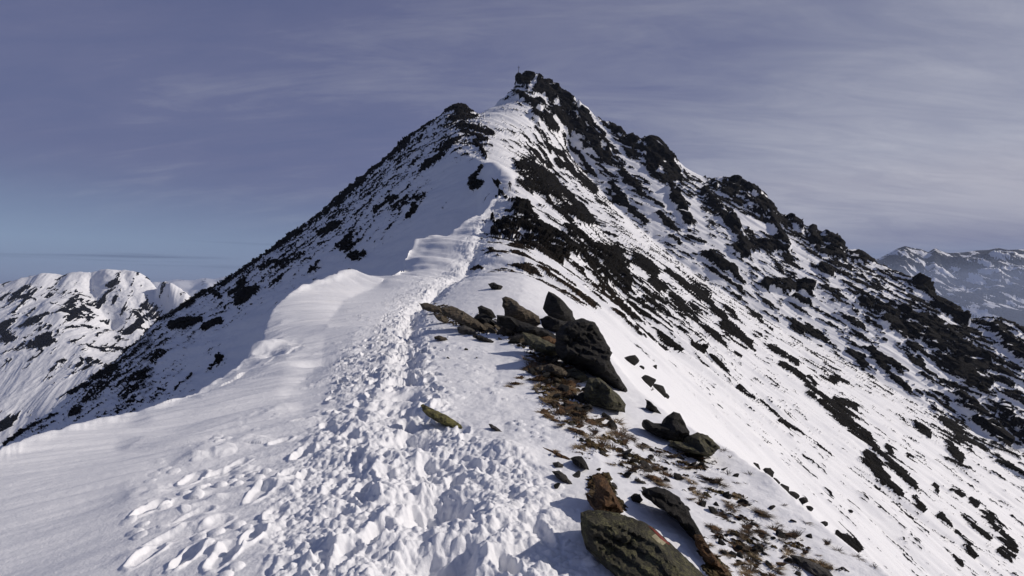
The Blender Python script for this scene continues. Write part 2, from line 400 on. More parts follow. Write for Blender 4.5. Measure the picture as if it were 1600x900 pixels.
LR = np.stack([np.interp(q, cum[:, j], lr_f) for j in range(NCOL)], 1)
k = np.hanning(23); k /= k.sum()
pad = np.pad(LR, ((0, 0), (11, 11)), mode='edge')
LR = np.apply_along_axis(lambda m: np.convolve(m, k, 'valid'), 1, pad)
AZm = np.broadcast_to(AZ, LR.shape)
R = np.exp(LR); X = R * np.sin(AZm); Y = R * np.cos(AZm); Z = zbase(AZm, LR)
U = CU + F * X / Y; V = CV - F * Z / Y

# ------------------------------------------------------------------ where the rock shows: coarse cover plus the ribs and crags one by one
DENS = np.zeros((18, 32))
txt = [
 "00000000000000000000000000000000",
 "00000000000000000000000000000000",
 "00000000000000009900000000000000",
 "00000000000003623588000000000000",
 "00000000000064535489960000000000",
 "00000000000532008455668900000000",
 "00000000005341024544356788000000",
 "00000000443310045454344567870000",
 "41145244420000044565433354666700",
 "55545233100000004565564334556665",
 "66635320000000000012344333456665",
 "13455111000000000000122223345666",
 "21355210000000000000012222223566",
 "43100000000000000000001222222346",
 "00000000000000000000000122222233",
 "00000000000000000000000012222222",
 "00000000000000000000000001222222",
 "00000000000000000000000000222222"]
for i, row in enumerate(txt):
    for j, ch in enumerate(row): DENS[i, j] = int(ch) / 10.0
BW, BH = 800, 450                                     # plan of the cover, half the photograph's pixels
bu, bv = np.meshgrid(np.arange(BW) * 2.0 + 1, np.arange(BH) * 2.0 + 1)
def bil(A, y, x):
    y = np.clip(y, 0, A.shape[0] - 1.001); x = np.clip(x, 0, A.shape[1] - 1.001)
    i = y.astype(int); j = x.astype(int); fy = y - i; fx = x - j
    return (A[i, j] * (1 - fx) + A[i, j + 1] * fx) * (1 - fy) + (A[i + 1, j] * (1 - fx) + A[i + 1, j + 1] * fx) * fy
cover = bil(DENS, bv / 50 - 0.5, bu / 50 - 0.5)
cover = np.clip(cover * np.where(bu > 780, 0.86, 0.95) - 0.03, 0, 1)
ampl = np.zeros_like(cover)
def stroke(u1, v1, u2, v2, w, p=1.0, amp=0.0, neg=False):
    m = w * 1.3 + 8
    j0, j1 = int(max(0, (min(u1, u2) - m) / 2)), int(min(BW, (max(u1, u2) + m) / 2 + 1))
    i0, i1 = int(max(0, (min(v1, v2) - m) / 2)), int(min(BH, (max(v1, v2) + m) / 2 + 1))
    if j1 <= j0 or i1 <= i0: return
    uu, vv = bu[i0:i1, j0:j1], bv[i0:i1, j0:j1]
    d = np.array([u2 - u1, v2 - v1], float); L = max(d @ d, 1e-6)
    t = np.clip(((uu - u1) * d[0] + (vv - v1) * d[1]) / L, 0, 1)
    dist = np.hypot(uu - u1 - t * d[0], vv - v1 - t * d[1])
    hw = w * 0.5 * (0.72 + 0.28 * np.sin(np.pi * np.clip(t, 0.02, 0.98)))
    s = 1 - sstep(hw - 1.5 - 0.2 * w, hw + 2.0 + 0.2 * w, dist)
    if neg: cover[i0:i1, j0:j1] *= (1 - s * p)
    else:
        cover[i0:i1, j0:j1] = np.maximum(cover[i0:i1, j0:j1], s * p)
        ampl[i0:i1, j0:j1] = np.maximum(ampl[i0:i1, j0:j1], s * amp)
RIBS = [(815,268,870,320,28),(850,300,905,350,26),(880,330,922,348,14),(800,320,840,360,30),(830,350,900,400,34),(790,355,880,400,32),(880,360,970,430,24),(900,400,975,455,22),(930,390,980,415,20),
 (800,258,835,268,10),(835,268,885,305,16),(885,305,922,345,14),(905,240,945,285,14),(945,285,980,320,18),(980,320,1008,345,12),(970,270,1000,300,14),(1000,300,1036,324,9),
 (868,250,895,268,12),(895,268,930,300,9),(830,235,860,260,9),(850,225,880,245,10),(1030,335,1055,360,12),(1045,372,1060,378,8),(1070,368,1100,382,6),(958,392,976,450,17),(992,405,1025,427,15),(1016,440,1038,450,15),
 (1040,425,1080,455,12),(1080,450,1110,475,17),(1105,475,1130,500,14),(1130,505,1170,540,14),(1050,460,1070,480,15),(1072,490,1100,520,14),(1095,510,1130,538,18),(990,515,1040,545,10),(1040,545,1060,557,4),
 (1100,400,1140,420,17),(1140,420,1160,445,9),(1160,445,1215,485,4),(1108,425,1155,450,7),(1240,510,1290,530,14),(990,400,1040,430,4),(980,440,1020,470,8),(1000,470,1040,500,7),(1020,480,1050,505,7),
 (1130,480,1150,497,6),(1165,480,1190,505,5),(1200,542,1245,570,5),(1220,570,1240,585,13),(1240,580,1260,600,8),(1255,605,1270,620,9),(1275,620,1320,665,10),(1085,568,1098,582,9),(1107,558,1150,595,4),
 (1150,607,1180,625,4),(1180,625,1225,660,4),(1192,592,1212,608,5),(1210,665,1260,695,4),(1265,702,1288,722,6),(1262,588,1275,602,6),(1080,542,1098,550,8),(1146,552,1157,558,5),(1165,540,1180,548,5),
 (1355,693,1375,715,14),(1375,715,1400,740,9),(1350,712,1385,750,12),(1385,750,1412,772,5),(1400,738,1427,765,9),(1430,775,1445,795,9),(1455,760,1465,770,4),(1470,802,1487,820,9),(1388,793,1420,815,14),(1418,818,1440,840,9),
 (1475,695,1500,722,9),(1520,690,1550,715,9),(1550,715,1600,752,6),(1500,810,1545,845,7),(1495,828,1530,865,6),(1530,805,1555,830,6),(1560,860,1580,875,9),(1480,770,1500,780,3),(1510,785,1522,795,5),(1312,828,1345,858,9),
 (1475,880,1490,895,6),(1255,870,1280,890,7),(1282,622,1300,635,12),(1300,635,1335,675,14),(1335,675,1365,700,13),(1300,625,1335,640,8),(1300,590,1325,600,6),(1280,588,1305,600,4),(1330,550,1350,570,14),(1360,545,1385,580,16),
 (1385,580,1420,610,8),(1390,565,1412,585,5),(1470,655,1510,690,12),(1510,690,1535,700,10),(1425,662,1450,685,5),(1430,610,1440,618,6),(1535,800,1560,830,5),(1560,835,1590,862,5),(1380,700,1395,715,4),(1410,715,1430,730,3),
 (735,290,750,275,11),(740,298,755,288,11),(755,270,757,262,6),(776,285,781,289,7),(724,304,730,314,5),(779,303,787,303,5),(768,345,772,348,5),(772,355,785,357,6),(768,360,782,366,5),(736,405,752,408,4),(720,195,770,210,8),(690,235,712,220,11),
 (664,262,690,240,15),(700,175,715,170,9),(720,165,718,185,14),(706,163,736,165,10),(705,190,745,182,7),(725,205,760,225,6),(740,222,760,245,5),(590,330,620,310,22),(620,320,660,310,20),(640,340,650,325,10),(540,390,560,360,22),(550,400,565,395,16),
 (412,420,470,400,26),(500,365,530,350,14),(370,470,400,450,17),(360,460,385,440,8),(270,510,310,500,18),(320,515,345,500,10),(330,455,345,465,8),(240,570,260,553,6),(335,565,345,555,7),(320,580,335,565,3),(140,625,180,600,22),(150,590,185,575,12),
 (115,650,130,640,7),(110,615,140,600,5),(90,625,130,595,4),(10,697,90,645,5),(270,607,300,585,4),(235,506,350,442,5),(350,445,500,340,6),(500,338,640,220,9),(640,218,700,172,6),(480,425,500,410,6),(535,425,548,423,5)]
for s_ in RIBS: stroke(*s_, p=0.56 if s_[4] > 19 else 0.92, amp=0.22)
CRAGS = [(815,120,870,150,26),(850,132,920,190,22),(810,150,845,168,11),(880,160,940,180,14),(835,180,870,200,20),(870,180,930,230,34),(900,215,945,240,24),(912,157,970,208,15),(978,196,1005,212,12),(985,220,1010,240,14),(1018,232,1050,275,36),(1012,262,1040,265,10),(1048,292,1075,350,17),
 (1120,290,1150,300,20),(1150,287,1198,328,26),(1175,320,1200,330,24),(1200,330,1226,385,18),(1100,300,1140,350,14),(1140,340,1165,390,15),(1165,382,1228,390,15),(1145,390,1165,402,14),(1235,340,1250,362,13),(1268,362,1275,390,14),(1290,367,1310,385,18),(1285,396,1350,402,18),
 (1330,387,1362,404,14),(1280,420,1295,430,14),(1105,405,1145,425,16),(1195,445,1265,450,19),(1238,465,1265,472,9),(1380,502,1450,530,22),(1450,520,1530,570,42),(1480,560,1540,600,30),(1500,620,1570,690,26),(1570,640,1600,680,32),(1340,470,1400,495,13),(1400,490,1460,510,18),(1555,510,1600,560,20),(1430,440,1445,452,16),(1450,460,1510,500,20)]
for s_ in CRAGS: stroke(*s_, p=0.86, amp=1.0)
for s_ in [(893,150,913,170,7),(913,168,970,235,5),(970,235,1003,270,6),(893,212,960,305,6),(862,185,880,205,4),(828,140,836,128,6),(850,148,838,150,5),(1000,260,1060,340,9),(1085,315,1100,370,14),(1150,335,1205,365,14),(1230,375,1260,410,12),(1060,250,1100,282,10),(960,320,1010,390,7),
           (1390,535,1440,600,14),(820,150,845,158,4),(1160,300,1178,310,5),(796,258,798,312,15),(770,252,800,262,8),(806,296,838,318,5),(838,322,868,338,4),(760,170,830,195,10),(700,260,740,320,22),(580,400,690,340,20)]: stroke(*s_, p=0.95, neg=True)
def bmp(A, u, v):
    inside = (u > -40) & (u < 1640) & (v > 60) & (v < 940)
    return bil(A, v / 2 - 0.5, u / 2 - 0.5) * inside
def soft_poly(pts, soft):
    """0..1 inside a polygon of picture points, feathered"""
    P = np.array(pts, float); n = len(P); ins = np.zeros(bu.shape, bool); dm = np.full(bu.shape, 1e9)
    for a in range(n):
        p, q_ = P[a], P[(a + 1) % n]
        c = ((p[1] > bv) != (q_[1] > bv)) & (bu < (q_[0] - p[0]) * (bv - p[1]) / (q_[1] - p[1] + 1e-9) + p[0]); ins ^= c
        d = q_ - p; t = np.clip(((bu - p[0]) * d[0] + (bv - p[1]) * d[1]) / (d @ d + 1e-9), 0, 1)
        dm = np.minimum(dm, np.hypot(bu - p[0] - t * d[0], bv - p[1] - t * d[1]))
    return sstep(-soft, soft, np.where(ins, dm, -dm))
tramp_b = soft_poly([(410, 940), (430, 780), (470, 700), (520, 630), (520, 560), (600, 500), (620, 470), (700, 420), (735, 370), (765, 320), (790, 298), (796, 305), (780, 350), (760, 400), (720, 440), (665, 480), (668, 560), (695, 640), (750, 680), (825, 715), (870, 800), (930, 940)], 26)
brown_b = soft_poly([(730, 405), (800, 380), (880, 420), (960, 470), (1000, 560), (1120, 700), (1250, 800), (1400, 940), (850, 940), (700, 480)], 30)

cov = bmp(cover, U, V); crag = bmp(ampl, U, V)
far = R > 400
# uniform noise, drawn out along the fall line
def streak(dirx, diry, la, lb, seed, octv=5):
    A_ = X * dirx + Y * diry; B_ = -X * diry + Y * dirx
    wob = perlin(A_ / (la * 2.5), B_ / (lb * 5), seed + 5) * 0.5
    return fbm(A_ / la, B_ / lb + wob, octv, seed, 0.62)
right = U > CU + (V - 300) * 0 + np.where(V > 300, -60, -60)
nr_ = streak(0.80, -0.60, 7.0, 2.0, 3)
nl_ = streak(-0.80, -0.60, 5.5, 2.4, 9)
ng_ = fbm(X / 3.5, Y / 3.5 + Z / 3.5, 5, 21, 0.6)
nh_ = 0.75 * fbm((X * 0.94 + Y * 0.34) / 13, (Y * 0.94 - X * 0.34) / 30 + perlin(X / 30, Y / 30, 43), 6, 41, 0.72) + 0.6 * fbm(X / 45, Y / 60, 3, 44)
mixr = sstep(700, 800, U)
px0, py0 = X * 0.8 - Y * 0.6, X * 0.6 + Y * 0.8
nn = mixr * nr_ + (1 - mixr) * nl_
nstr2 = streak(0.80, -0.60, 4.2, 1.2, 13, 4)
ng2_ = fbm((X + 0.3 * Y) / 5.5, (Z + 0.4 * Y) / 7.0, 4, 25, 0.55)
fine_ = fbm(px0 / 1.5, (py0 + Z) / 0.8, 4, 23, 0.65)
nearw = 1 - sstep(90, 150, R)
nthin = streak(0.80, -0.60, 2.4, 0.5, 37, 4)
nchunk = streak(0.80, -0.60, 6.0, 2.6, 33, 4)
nn = 0.62 * nn + 0.50 * nstr2 * mixr * nearw + 0.45 * nchunk * (1 - nearw) * mixr + np.where(U > 760, 0.22, 0.42) * fine_
lowr = sstep(1000, 1100, U) * (1 - sstep(70, 110, R)) * (cov < 0.45)
nn = np.where(lowr > 0, (1 - 0.6 * lowr) * nn + 0.75 * lowr * nthin, nn)
nn = np.where(crag > 0.3, 0.55 * ng2_ + 0.6 * nchunk + 0.15 * fine_, nn)
nn = np.where(far, nh_ + 0.10, nn)
u01 = 1 / (1 + np.exp(-nn * 4.2))                                   # roughly even between 0 and 1
gate = sstep(30, 42, R)
rock = np.clip((cov - u01) * 1.9 + 0.5, 0, 1) * gate
rock = np.where(cov < 0.02, 0, rock)

# relief normal to the slope
def normals(X, Y, Z):
    def d(a): return np.gradient(a, axis=0), np.gradient(a, axis=1)
    (xr, xc), (yr, yc), (zr, zc_) = d(X), d(Y), d(Z)
    nx = yr * zc_ - zr * yc; ny = zr * xc - xr * zc_; nz = xr * yc - yr * xc
    s = np.where(nz < 0, -1, 1) / np.maximum(np.sqrt(nx * nx + ny * ny + nz * nz), 1e-9)
    return nx * s, ny * s, nz * s
nX, nY, nZ = normals(X, Y, Z)
hump = sstep(0.35, 0.75, rock)
# sizes grow a little with distance so that crags stay readable boulders and buttresses
px_, py_ = X * 0.8 - Y * 0.6, X * 0.6 + Y * 0.8
fac_small = 0.7 * facets(px_ / 3.2, (py_ + Z) / 1.5, 5) + 0.5 * ridged(px_ / 3.0, py_ / 1.2, 4, 15)
fac_big = facets((X + 0.4 * Y) / 6.0, (Z + 0.5 * Y) / 9.0, 6)
fac_mid = facets((X + 0.3 * Y) / 3.0, (Z + 0.5 * Y) / 3.2, 8)
amp = (0.06 + 0.0115 * np.clip(R, 0, 260)) * (0.5 + 0.4 * crag)
stepr = sstep(0.42, 0.58, cov) * (1 - sstep(150, 190, R)) * mixr * (1 - sstep(930, 1030, U)) * sstep(42, 62, R)
amp = amp + 0.55 * stepr
disp = stepr * hump * 0.7 * ridged((px_ + 0.6 * py_) / 5.5, (py_ - 0.3 * px_) / 4.0, 3, 151) + hump * amp * (0.35 + 0.55 * fac_small * (1 - 0.8 * sstep(0.3, 0.7, crag)))
disp += sstep(0.1, 0.9, crag) * gate * (np.clip(R, 0, 270) / 250) * (1.5 * fac_big + 0.75 * fac_mid + 0.9) * ~far
# ground relief under the snow
und = gate * ~far
disp += und * (1.1 * fbm(px_ / 42, py_ / 13, 4, 51) + 0.25 * fbm(px_ / 9, py_ / 3, 4, 52))
leftm = (1 - sstep(640, 720, U)) * und
disp += leftm * 0.9 * cov * facets((X - Y) / 5, (X + Y + Z) / 4, 61)
disp += far * (4.5 * (ridged((X + 0.4 * Y) / 95, (Y - 0.4 * X) / 190 + 0.6 * perlin(X / 120, Y / 120, 74), 5, 71, 0.6) - 0.2) + hump * 1.6 * facets(X / 9, Y / 26, 72)) * sstep(420, 560, R)
disp *= np.where(far, 1, 1)
damp = np.where((V < 470) & (U > 790) & (R > 150) & (crag < 0.1), 0.8, 1.0)
X = X + nX * disp * damp; Y = Y + nY * disp * damp; Z = Z + nZ * disp * damp
def box(a, n):
    for ax in (0, 1):
        c = np.cumsum(np.pad(a, [(n + 1, n) if k_ == ax else (0, 0) for k_ in (0, 1)], mode='edge'), ax)
        a = (np.take(c, np.arange(2 * n + 1, c.shape[ax]), ax) - np.take(c, np.arange(0, c.shape[ax] - 2 * n - 1), ax)) / (2 * n + 1)
    return a
mX, mY, mZ = normals(X, Y, Z)
ledge = sstep(0.80, 0.92, box(mZ, 2) + 0.05 * ng_) * sstep(0.3, 0.6, crag) * (R > 60)
rock = np.where(far, rock, rock * (1 - 0.95 * ledge))

# ---- the near snow: trodden track, wind crust, cornice
near = 1 - sstep(70, 110, R)
tramp = bmp(tramp_b, U, np.clip(V, 0, 899)) * near
tramp = np.where(V > 899, bmp(tramp_b, U, np.full_like(V, 895.0)), tramp) * near
TW = np.array([at(*p) for p in TRAIL])
dtr = np.full(X.shape, 1e9); str_ = np.zeros(X.shape)
acc = 0
for a_ in range(len(TW) - 1):
    p, q_ = TW[a_][:2], TW[a_ + 1][:2]; d = q_ - p; L = float(np.hypot(*d))
    t = np.clip(((X - p[0]) * d[0] + (Y - p[1]) * d[1]) / (L * L), 0, 1)
    dd = np.hypot(X - p[0] - t * d[0], Y - p[1] - t * d[1])
    m = dd < dtr; dtr = np.where(m, dd, dtr); str_ = np.where(m, acc + t * L, str_); acc += L
wob = 0.10 * perlin(str_ / 1.3, 0 * str_ + 2.2, 81)
wxx = X + 0.07 * perlin(X / 0.45, Y / 0.45, 78) + 0.02 * perlin(X / 0.16, Y / 0.16, 79)
wyy = Y + 0.07 * perlin(X / 0.45 + 7, Y / 0.45, 80) + 0.02 * perlin(X / 0.16 + 5, Y / 0.16, 77)
def billow(sx, sy, seed): return np.abs(perlin(wxx / sx, wyy / sy, seed)) * 2 - 0.55
lump = billow(0.42, 0.50, 82); lump2 = billow(0.17, 0.19, 83); lump3 = billow(0.075, 0.08, 84)
big_ = perlin(X / 0.9, Y / 1.2, 89)
pd, po, pq, ph = worley(wxx / 0.50, wyy / 0.66, 85)
pit = (1 - sstep(0.10, 0.40 + 0.12 * (ph - 0.5), pd)) * (ph > 0.45)
pd2, _, _, ph2 = worley(wxx / 0.19 + 9, wyy / 0.19, 86)
clod = np.sqrt(np.clip(0.20 * ph2 - pd2 * pd2, 0, 1)) * (ph2 > 0.35) * sstep(-0.3, 0.5, big_)
rough = 0.55 + 0.6 * sstep(-0.5, 0.6, big_)
lump4 = fbm(X / 0.035, Y / 0.035, 2, 90)
dz = tramp * rough * (0.7 + 0.3 * sstep(3, 7, R)) * (0.034 * lump + 0.024 * lump2 + 0.016 * lump3 + 0.006 * lump4 + 0.06 * clod) - tramp * 0.03 * pit * (0.7 + 0.4 * lump2)
dz *= 1 + sstep(15, 60, R) * 1.5
farl = sstep(18, 45, R)
dz += tramp * 0.05 * big_ + tramp * farl * (0.10 * (np.abs(perlin(X / 0.9, Y / 1.3, 95)) * 2 - 0.5) + 0.16 * perlin(X / 1.6, Y / 3.0, 96))
steps = np.clip(0.7 + 1.0 * perlin(str_ / 0.55, 0 * str_ + 0.3, 87) + 0.5 * lump, 0.05, 1.4)
dz -= near * 0.20 * np.exp(-((dtr + wob + 0.10 * lump) / (0.20 + 0.006 * R)) ** 2) * steps * (1 + 0.35 * np.exp(-R / 5)) * (1 + 0.02 * R)
dz += near * 0.03 * np.exp(-((dtr - 0.45) / 0.2) ** 2) * (0.4 + 1.2 * lump)
# loose crumbs beyond the track
sc_ = bmp(soft_poly([(180, 940), (215, 780), (330, 690), (450, 650), (560, 480), (700, 420), (760, 560), (860, 690), (1000, 940)], 45), U, np.clip(V, 0, 898)) * near * (1 - tramp)
pd3, _, _, ph3 = worley(X / 0.5 + 3, Y / 0.5, 88)
flake = (1 - sstep(0.02, 0.36, pd3 + 0.10 * lump2)) * (ph3 > 0.72)
pd4, _, _, ph4 = worley(X / 0.16 + 3, Y / 0.16, 98)
crumb = np.sqrt(np.clip(0.16 * ph4 - pd4 * pd4, 0, 1)) * (ph4 > 0.5)
dz += sc_ * (0.035 * flake + 0.09 * crumb * sstep(-0.1, 0.5, perlin(X / 0.8, Y / 0.8, 99)) + 0.004 * fbm(X / 0.08, Y / 0.08, 3, 100))
# wind crust on the left: low waves drawn out along the edge
wx, wy = X * 0.83 + Y * 0.56, -X * 0.56 + Y * 0.83
wl = (1 - sstep(520, 640, U)) * near * (1 - tramp)
dz += wl * (0.020 * fbm(wx / 2.2, wy / 0.34, 4, 91) + 0.05 * fbm(wx / 3.5, wy / 1.1, 3, 92))
# right-hand snow: small grain
wr = sstep(640, 760, U) * near * (1 - tramp)
dz += wr * (0.012 * fbm(X / 0.30, Y / 0.30, 4, 93) + 0.03 * fbm(X / 1.3, Y / 1.3, 3, 94))
# mounds: cornice knob, wind scoops and lips, given as picture points with a size in metres
def bump(u, v, y, sx, sy, h, rot=0.0):
    global dz
    p = at(u, v, y); c, s = math.cos(rot), math.sin(rot)
    a_ = (X - p[0]) * c + (Y - p[1]) * s; b_ = -(X - p[0]) * s + (Y - p[1]) * c
    dz = dz + h * np.exp(-(a_ / sx) ** 2 - (b_ / sy) ** 2) * near
bump(402, 553, 16.3, 0.5, 0.6, 0.30); bump(425, 572, 15.2, 0.3, 0.5, -0.22, 0.5); bump(372, 590, 15.0, 0.6, 0.5, 0.08)
bump(505, 575, 13.0, 0.5, 0.35, -0.22, 0.4); bump(560, 520, 18.0, 1.3, 0.7, 0.12)
bump(760, 700, 5.7, 0.5, 0.25, 0.10); bump(720, 690, 5.6, 0.35, 0.25, -0.1)
# carved ripples under the cornice
rip = bmp(soft_poly([(200, 700), (230, 650), (320, 610), (390, 560), (440, 500), (470, 560), (450, 640), (380, 690), (300, 715)], 25), U, V) * near * (1 - tramp)
cx0, cy0 = at(470, 470, 16.0)[:2]
rr0 = np.hypot(X - cx0, (Y - cy0) * 0.8) + 0.5 * perlin(X / 1.6, Y / 1.6, 110); an0 = np.arctan2(X - cx0, Y - cy0)
dz += rip * (0.10 * ridged(rr0 / 1.2, an0 * 1.0, 2, 111) + 0.012 * fbm(rr0 / 0.2, an0 * 2.0, 3, 112))
# the lip itself: a crisp edge with the lee side dropping away behind it
EP = np.array(sorted(EDGE), float)
re_ = np.interp(uc, EP[:, 0], EP[:, 2]) / np.cos(AZ)
re_ = re_ * (1 + 0.012 * perlin(uc / 26.0, 0 * uc + 0.5, 113) + 0.006 * perlin(uc / 9.0, 0 * uc + 0.5, 114))
past = (R - re_[None, :]) / (0.02 * re_[None, :])
on_ = (((uc < 782) & (uc > -900)) * (1 - 0.95 * sstep(375, 390, uc) * (1 - sstep(440, 462, uc))))[None, :]
dz += on_ * near * np.where(past > 0, -0.045 * re_[None, :] * (1 - np.exp(-np.clip(past, 0, 60) / 1.2)), 0.0035 * re_[None, :] * np.exp(-(past / 1.6) ** 2))
# boot prints, one by one
rb = random.Random(31)
def local(px_w, py_w, rad):
    az_ = math.atan2(px_w, py_w); r_ = math.hypot(px_w, py_w)
    j0 = int(np.searchsorted(AZ, az_ - rad / r_)); j1 = int(np.searchsorted(AZ, az_ + rad / r_)) + 1
    col = R[:, min(max((j0 + j1) // 2, 0), NCOL - 1)]
    return slice(max(0, int(np.searchsorted(col, r_ - rad)) - 2), int(np.searchsorted(col, r_ + rad)) + 2), slice(max(0, j0), j1)
def boot(x, y, ang, size=1.0, depth=0.07):
    sl = local(x, y, 0.36 * size); c, s_ = math.cos(ang), math.sin(ang)
    dx_, dy_ = X[sl] - x, Y[sl] - y
    a_ = (dx_ * s_ + dy_ * c) / (0.165 * size); b_ = (dx_ * c - dy_ * s_) / (0.075 * size * (1 + 0.18 * a_))
    q_ = np.sqrt(np.abs(a_) ** 2.6 + np.abs(b_) ** 2.6 + 1e-6) + 0.10 * perlin(X[sl] / 0.05, Y[sl] / 0.05, 120)
    hole = 1 - sstep(0.55, 1.10, q_); rim = np.exp(-((q_ - 1.28) / 0.22) ** 2)
    dz[sl] += -depth * hole * (0.9 + 0.25 * a_) + 0.022 * rim * (0.5 + 0.9 * np.clip(lump2[sl] + 0.4, 0, 1.5)) * min(1, depth / 0.05)
sum_ = 0
lens = [float(np.linalg.norm((TW[k_ + 1] - TW[k_])[:2])) for k_ in range(len(TW) - 1)]
def on_trail(sv):
    k_ = 0
    while k_ < len(lens) - 1 and sv > lens[k_]: sv -= lens[k_]; k_ += 1
    p, q_ = TW[k_], TW[k_ + 1]; t_ = min(1, sv / lens[k_])
    return p + (q_ - p) * t_, math.atan2(q_[0] - p[0], q_[1] - p[1])
sv = 0.0
while sv < 22:
    for lane, wdt in ((0.0, 0.10), (-0.5, 0.14), (0.42, 0.12), (-0.9, 0.2)):
        if rb.random() < (0.25 if lane == 0 else 0.5 if lane > -1 else 0.7): continue
        p, an_ = on_trail(sv + rb.uniform(0, 0.4)); off = lane + rb.choice((-0.11, 0.11)) + rb.gauss(0, wdt)
        boot(p[0] + off * math.cos(an_), p[1] - off * math.sin(an_), an_ + rb.gauss(0, 0.3), rb.uniform(0.85, 1.1), rb.uniform(0.03, 0.075))
    sv += 0.30
for (u, v) in ((235, 795), (300, 806), (330, 822), (275, 838), (228, 868), (292, 872), (372, 725), (345, 737), (300, 748), (430, 800), (405, 772), (480, 705), (520, 800), (350, 870), (500, 862), (450, 740), (395, 840), (470, 660), (520, 640), (560, 600), (440, 690), (545, 545), (590, 520)):
    yb = 450 / 1.0
    col = int(np.argmin(np.abs(uc - u))); k_ = int(np.argmin(np.abs(V[:, col] - v) + 1e3 * (R[:, col] > 40)))
    boot(float(X[k_, col]), float(Y[k_, col]), rb.gauss(0.3, 0.5), rb.uniform(0.8, 1.1), rb.uniform(0.02, 0.04))
for (u, v, y) in ((235, 795, 5.0), (300, 805, 4.9), (330, 820, 4.8), (275, 835, 4.6), (230, 868, 4.25), (290, 872, 4.25), (370, 725, 6.5), (345, 735, 6.3), (300, 748, 6.0), (380, 720, 6.6), (430, 800, 5.0), (410, 770, 5.4), (480, 705, 6.9), (560, 770, 5.2), (520, 800, 4.9), (640, 720, 5.4), (500, 860, 4.4)):
    bump(u + 8, v - 6, y, 0.07 + 0.03 * ((u * 7) % 3), 0.045, 0.03, 0.3)
soft = tramp * (1 - sstep(6, 10, R))
dz = dz * (1 - soft) + soft * box(dz, 2)
pd5, _, _, ph5 = worley(X / 0.11 + 0.3 * lump2, Y / 0.11, 140)
crumb2 = np.sqrt(np.clip(0.20 * ph5 - pd5 * pd5, 0, 1)) * (ph5 > 0.4) * sstep(-0.2, 0.5, perlin(X / 0.5, Y / 0.5, 141))
dz += soft * (0.05 * crumb2 + 0.009 * fbm(X / 0.045, Y / 0.045, 3, 142) + 0.016 * (np.abs(perlin(X / 0.09, Y / 0.09, 143)) * 2 - 0.5))
Z = Z + dz
brown = bmp(brown_b, U, V) * (R < 120)

# bare turf and gravel showing through the snow between the near rocks
ta = soft_poly([(815, 540), (850, 550), (905, 585), (930, 640), (905, 668), (880, 668), (850, 650), (836, 610), (822, 580)], 14)
tb = soft_poly([(870, 640), (960, 650), (1010, 700), (1060, 690), (1120, 715), (1240, 820), (1340, 910), (1130, 910), (1085, 800), (990, 750), (900, 700)], 22)
tc = soft_poly([(1080, 835), (1100, 840), (1150, 910), (1110, 910)], 10); td = soft_poly([(915, 745), (950, 740), (980, 800), (930, 806)], 8); te = soft_poly([(655, 474), (700, 476), (770, 520), (760, 528), (700, 505)], 8)
tcov = np.maximum.reduce([0.46 * ta, 0.29 * tb, 0.85 * tc, 0.9 * td, 0.6 * te, 0.55 * soft_poly([(740, 490), (800, 500), (890, 560), (850, 565), (780, 525)], 8)])
ntf = 0.85 * fbm((X * 0.85 - Y * 0.5) / 0.42, (X * 0.5 + Y * 0.85) / 0.19, 5, 131, 0.7) + 0.3 * fbm(X / 1.4, Y / 1.4, 2, 132)
utf = 1 / (1 + np.exp(-ntf * 3.0))
tm = np.clip((bmp(tcov, U, np.clip(V, 0, 898)) - utf) * 3.0 + 0.5, 0, 1) * (R < 32) * (bmp(tcov, U, np.clip(V, 0, 898)) > 0.02)
turf = sstep(0.02, 0.2, tm)
rock = np.maximum(rock, tm)
Z = Z + sstep(0.3, 0.8, tm) * (0.02 + 0.02 * fbm(X / 0.08, Y / 0.08, 3, 133)) * np.clip(R / 6, 0.7, 2)

# ------------------------------------------------------------------ ground lookup for everything that stands on it
Vfin = CV - F * Z / np.maximum(Y, 1e-6); Ufin = CU + F * X / np.maximum(Y, 1e-6)
def hit(u, v, ymin=0.5):
    """first point of the terrain on the sight line through (u, v)"""
    j = int(np.clip(np.searchsorted(uc, u), 1, NCOL - 1))
    if abs(uc[j - 1] - u) < abs(uc[j] - u): j -= 1
    col = Vfin[:, j]
    k_ = np.nonzero((col <= v) & (Y[:, j] > ymin))[0]
    i = int(k_[0]) if len(k_) else ROWS - 1
    return Vector((float(X[i, j]), float(Y[i, j]), float(Z[i, j])))

def build_terrain():
    idx = np.arange(ROWS * NCOL).reshape(ROWS, NCOL)
    quads = np.stack([idx[:-1, :-1], idx[:-1, 1:], idx[1:, 1:], idx[1:, :-1]], -1).reshape(-1, 4)
    P = np.stack([X, Y, Z], -1).reshape(-1, 3)
    Rq = R[:-1, :-1].ravel()
    split = Rq > 400
    def sub(sel, name, mat, attrs):
        q_ = quads[sel]; used, inv = np.unique(q_.ravel(), return_inverse=True)
        return grid_mesh(name, P[used], inv.reshape(-1, 4), {k_: a_.ravel()[used] for k_, a_ in attrs.items()}, mat)
    o = sub(~split, 'mountain', M_PEAK, {'rock': rock, 'brown': brown, 'turf': turf})
    tag(o, 'steep snow-covered rocky peak with a trodden ridge leading up to its summit', 'mountain', kind='structure')
    o = sub(split, 'snowy_hill', M_HILL, {'rock': rock})
    tag(o, 'rounded snowy mountain with rock patches across the valley on the left', 'mountain', kind='structure')
build_terrain()

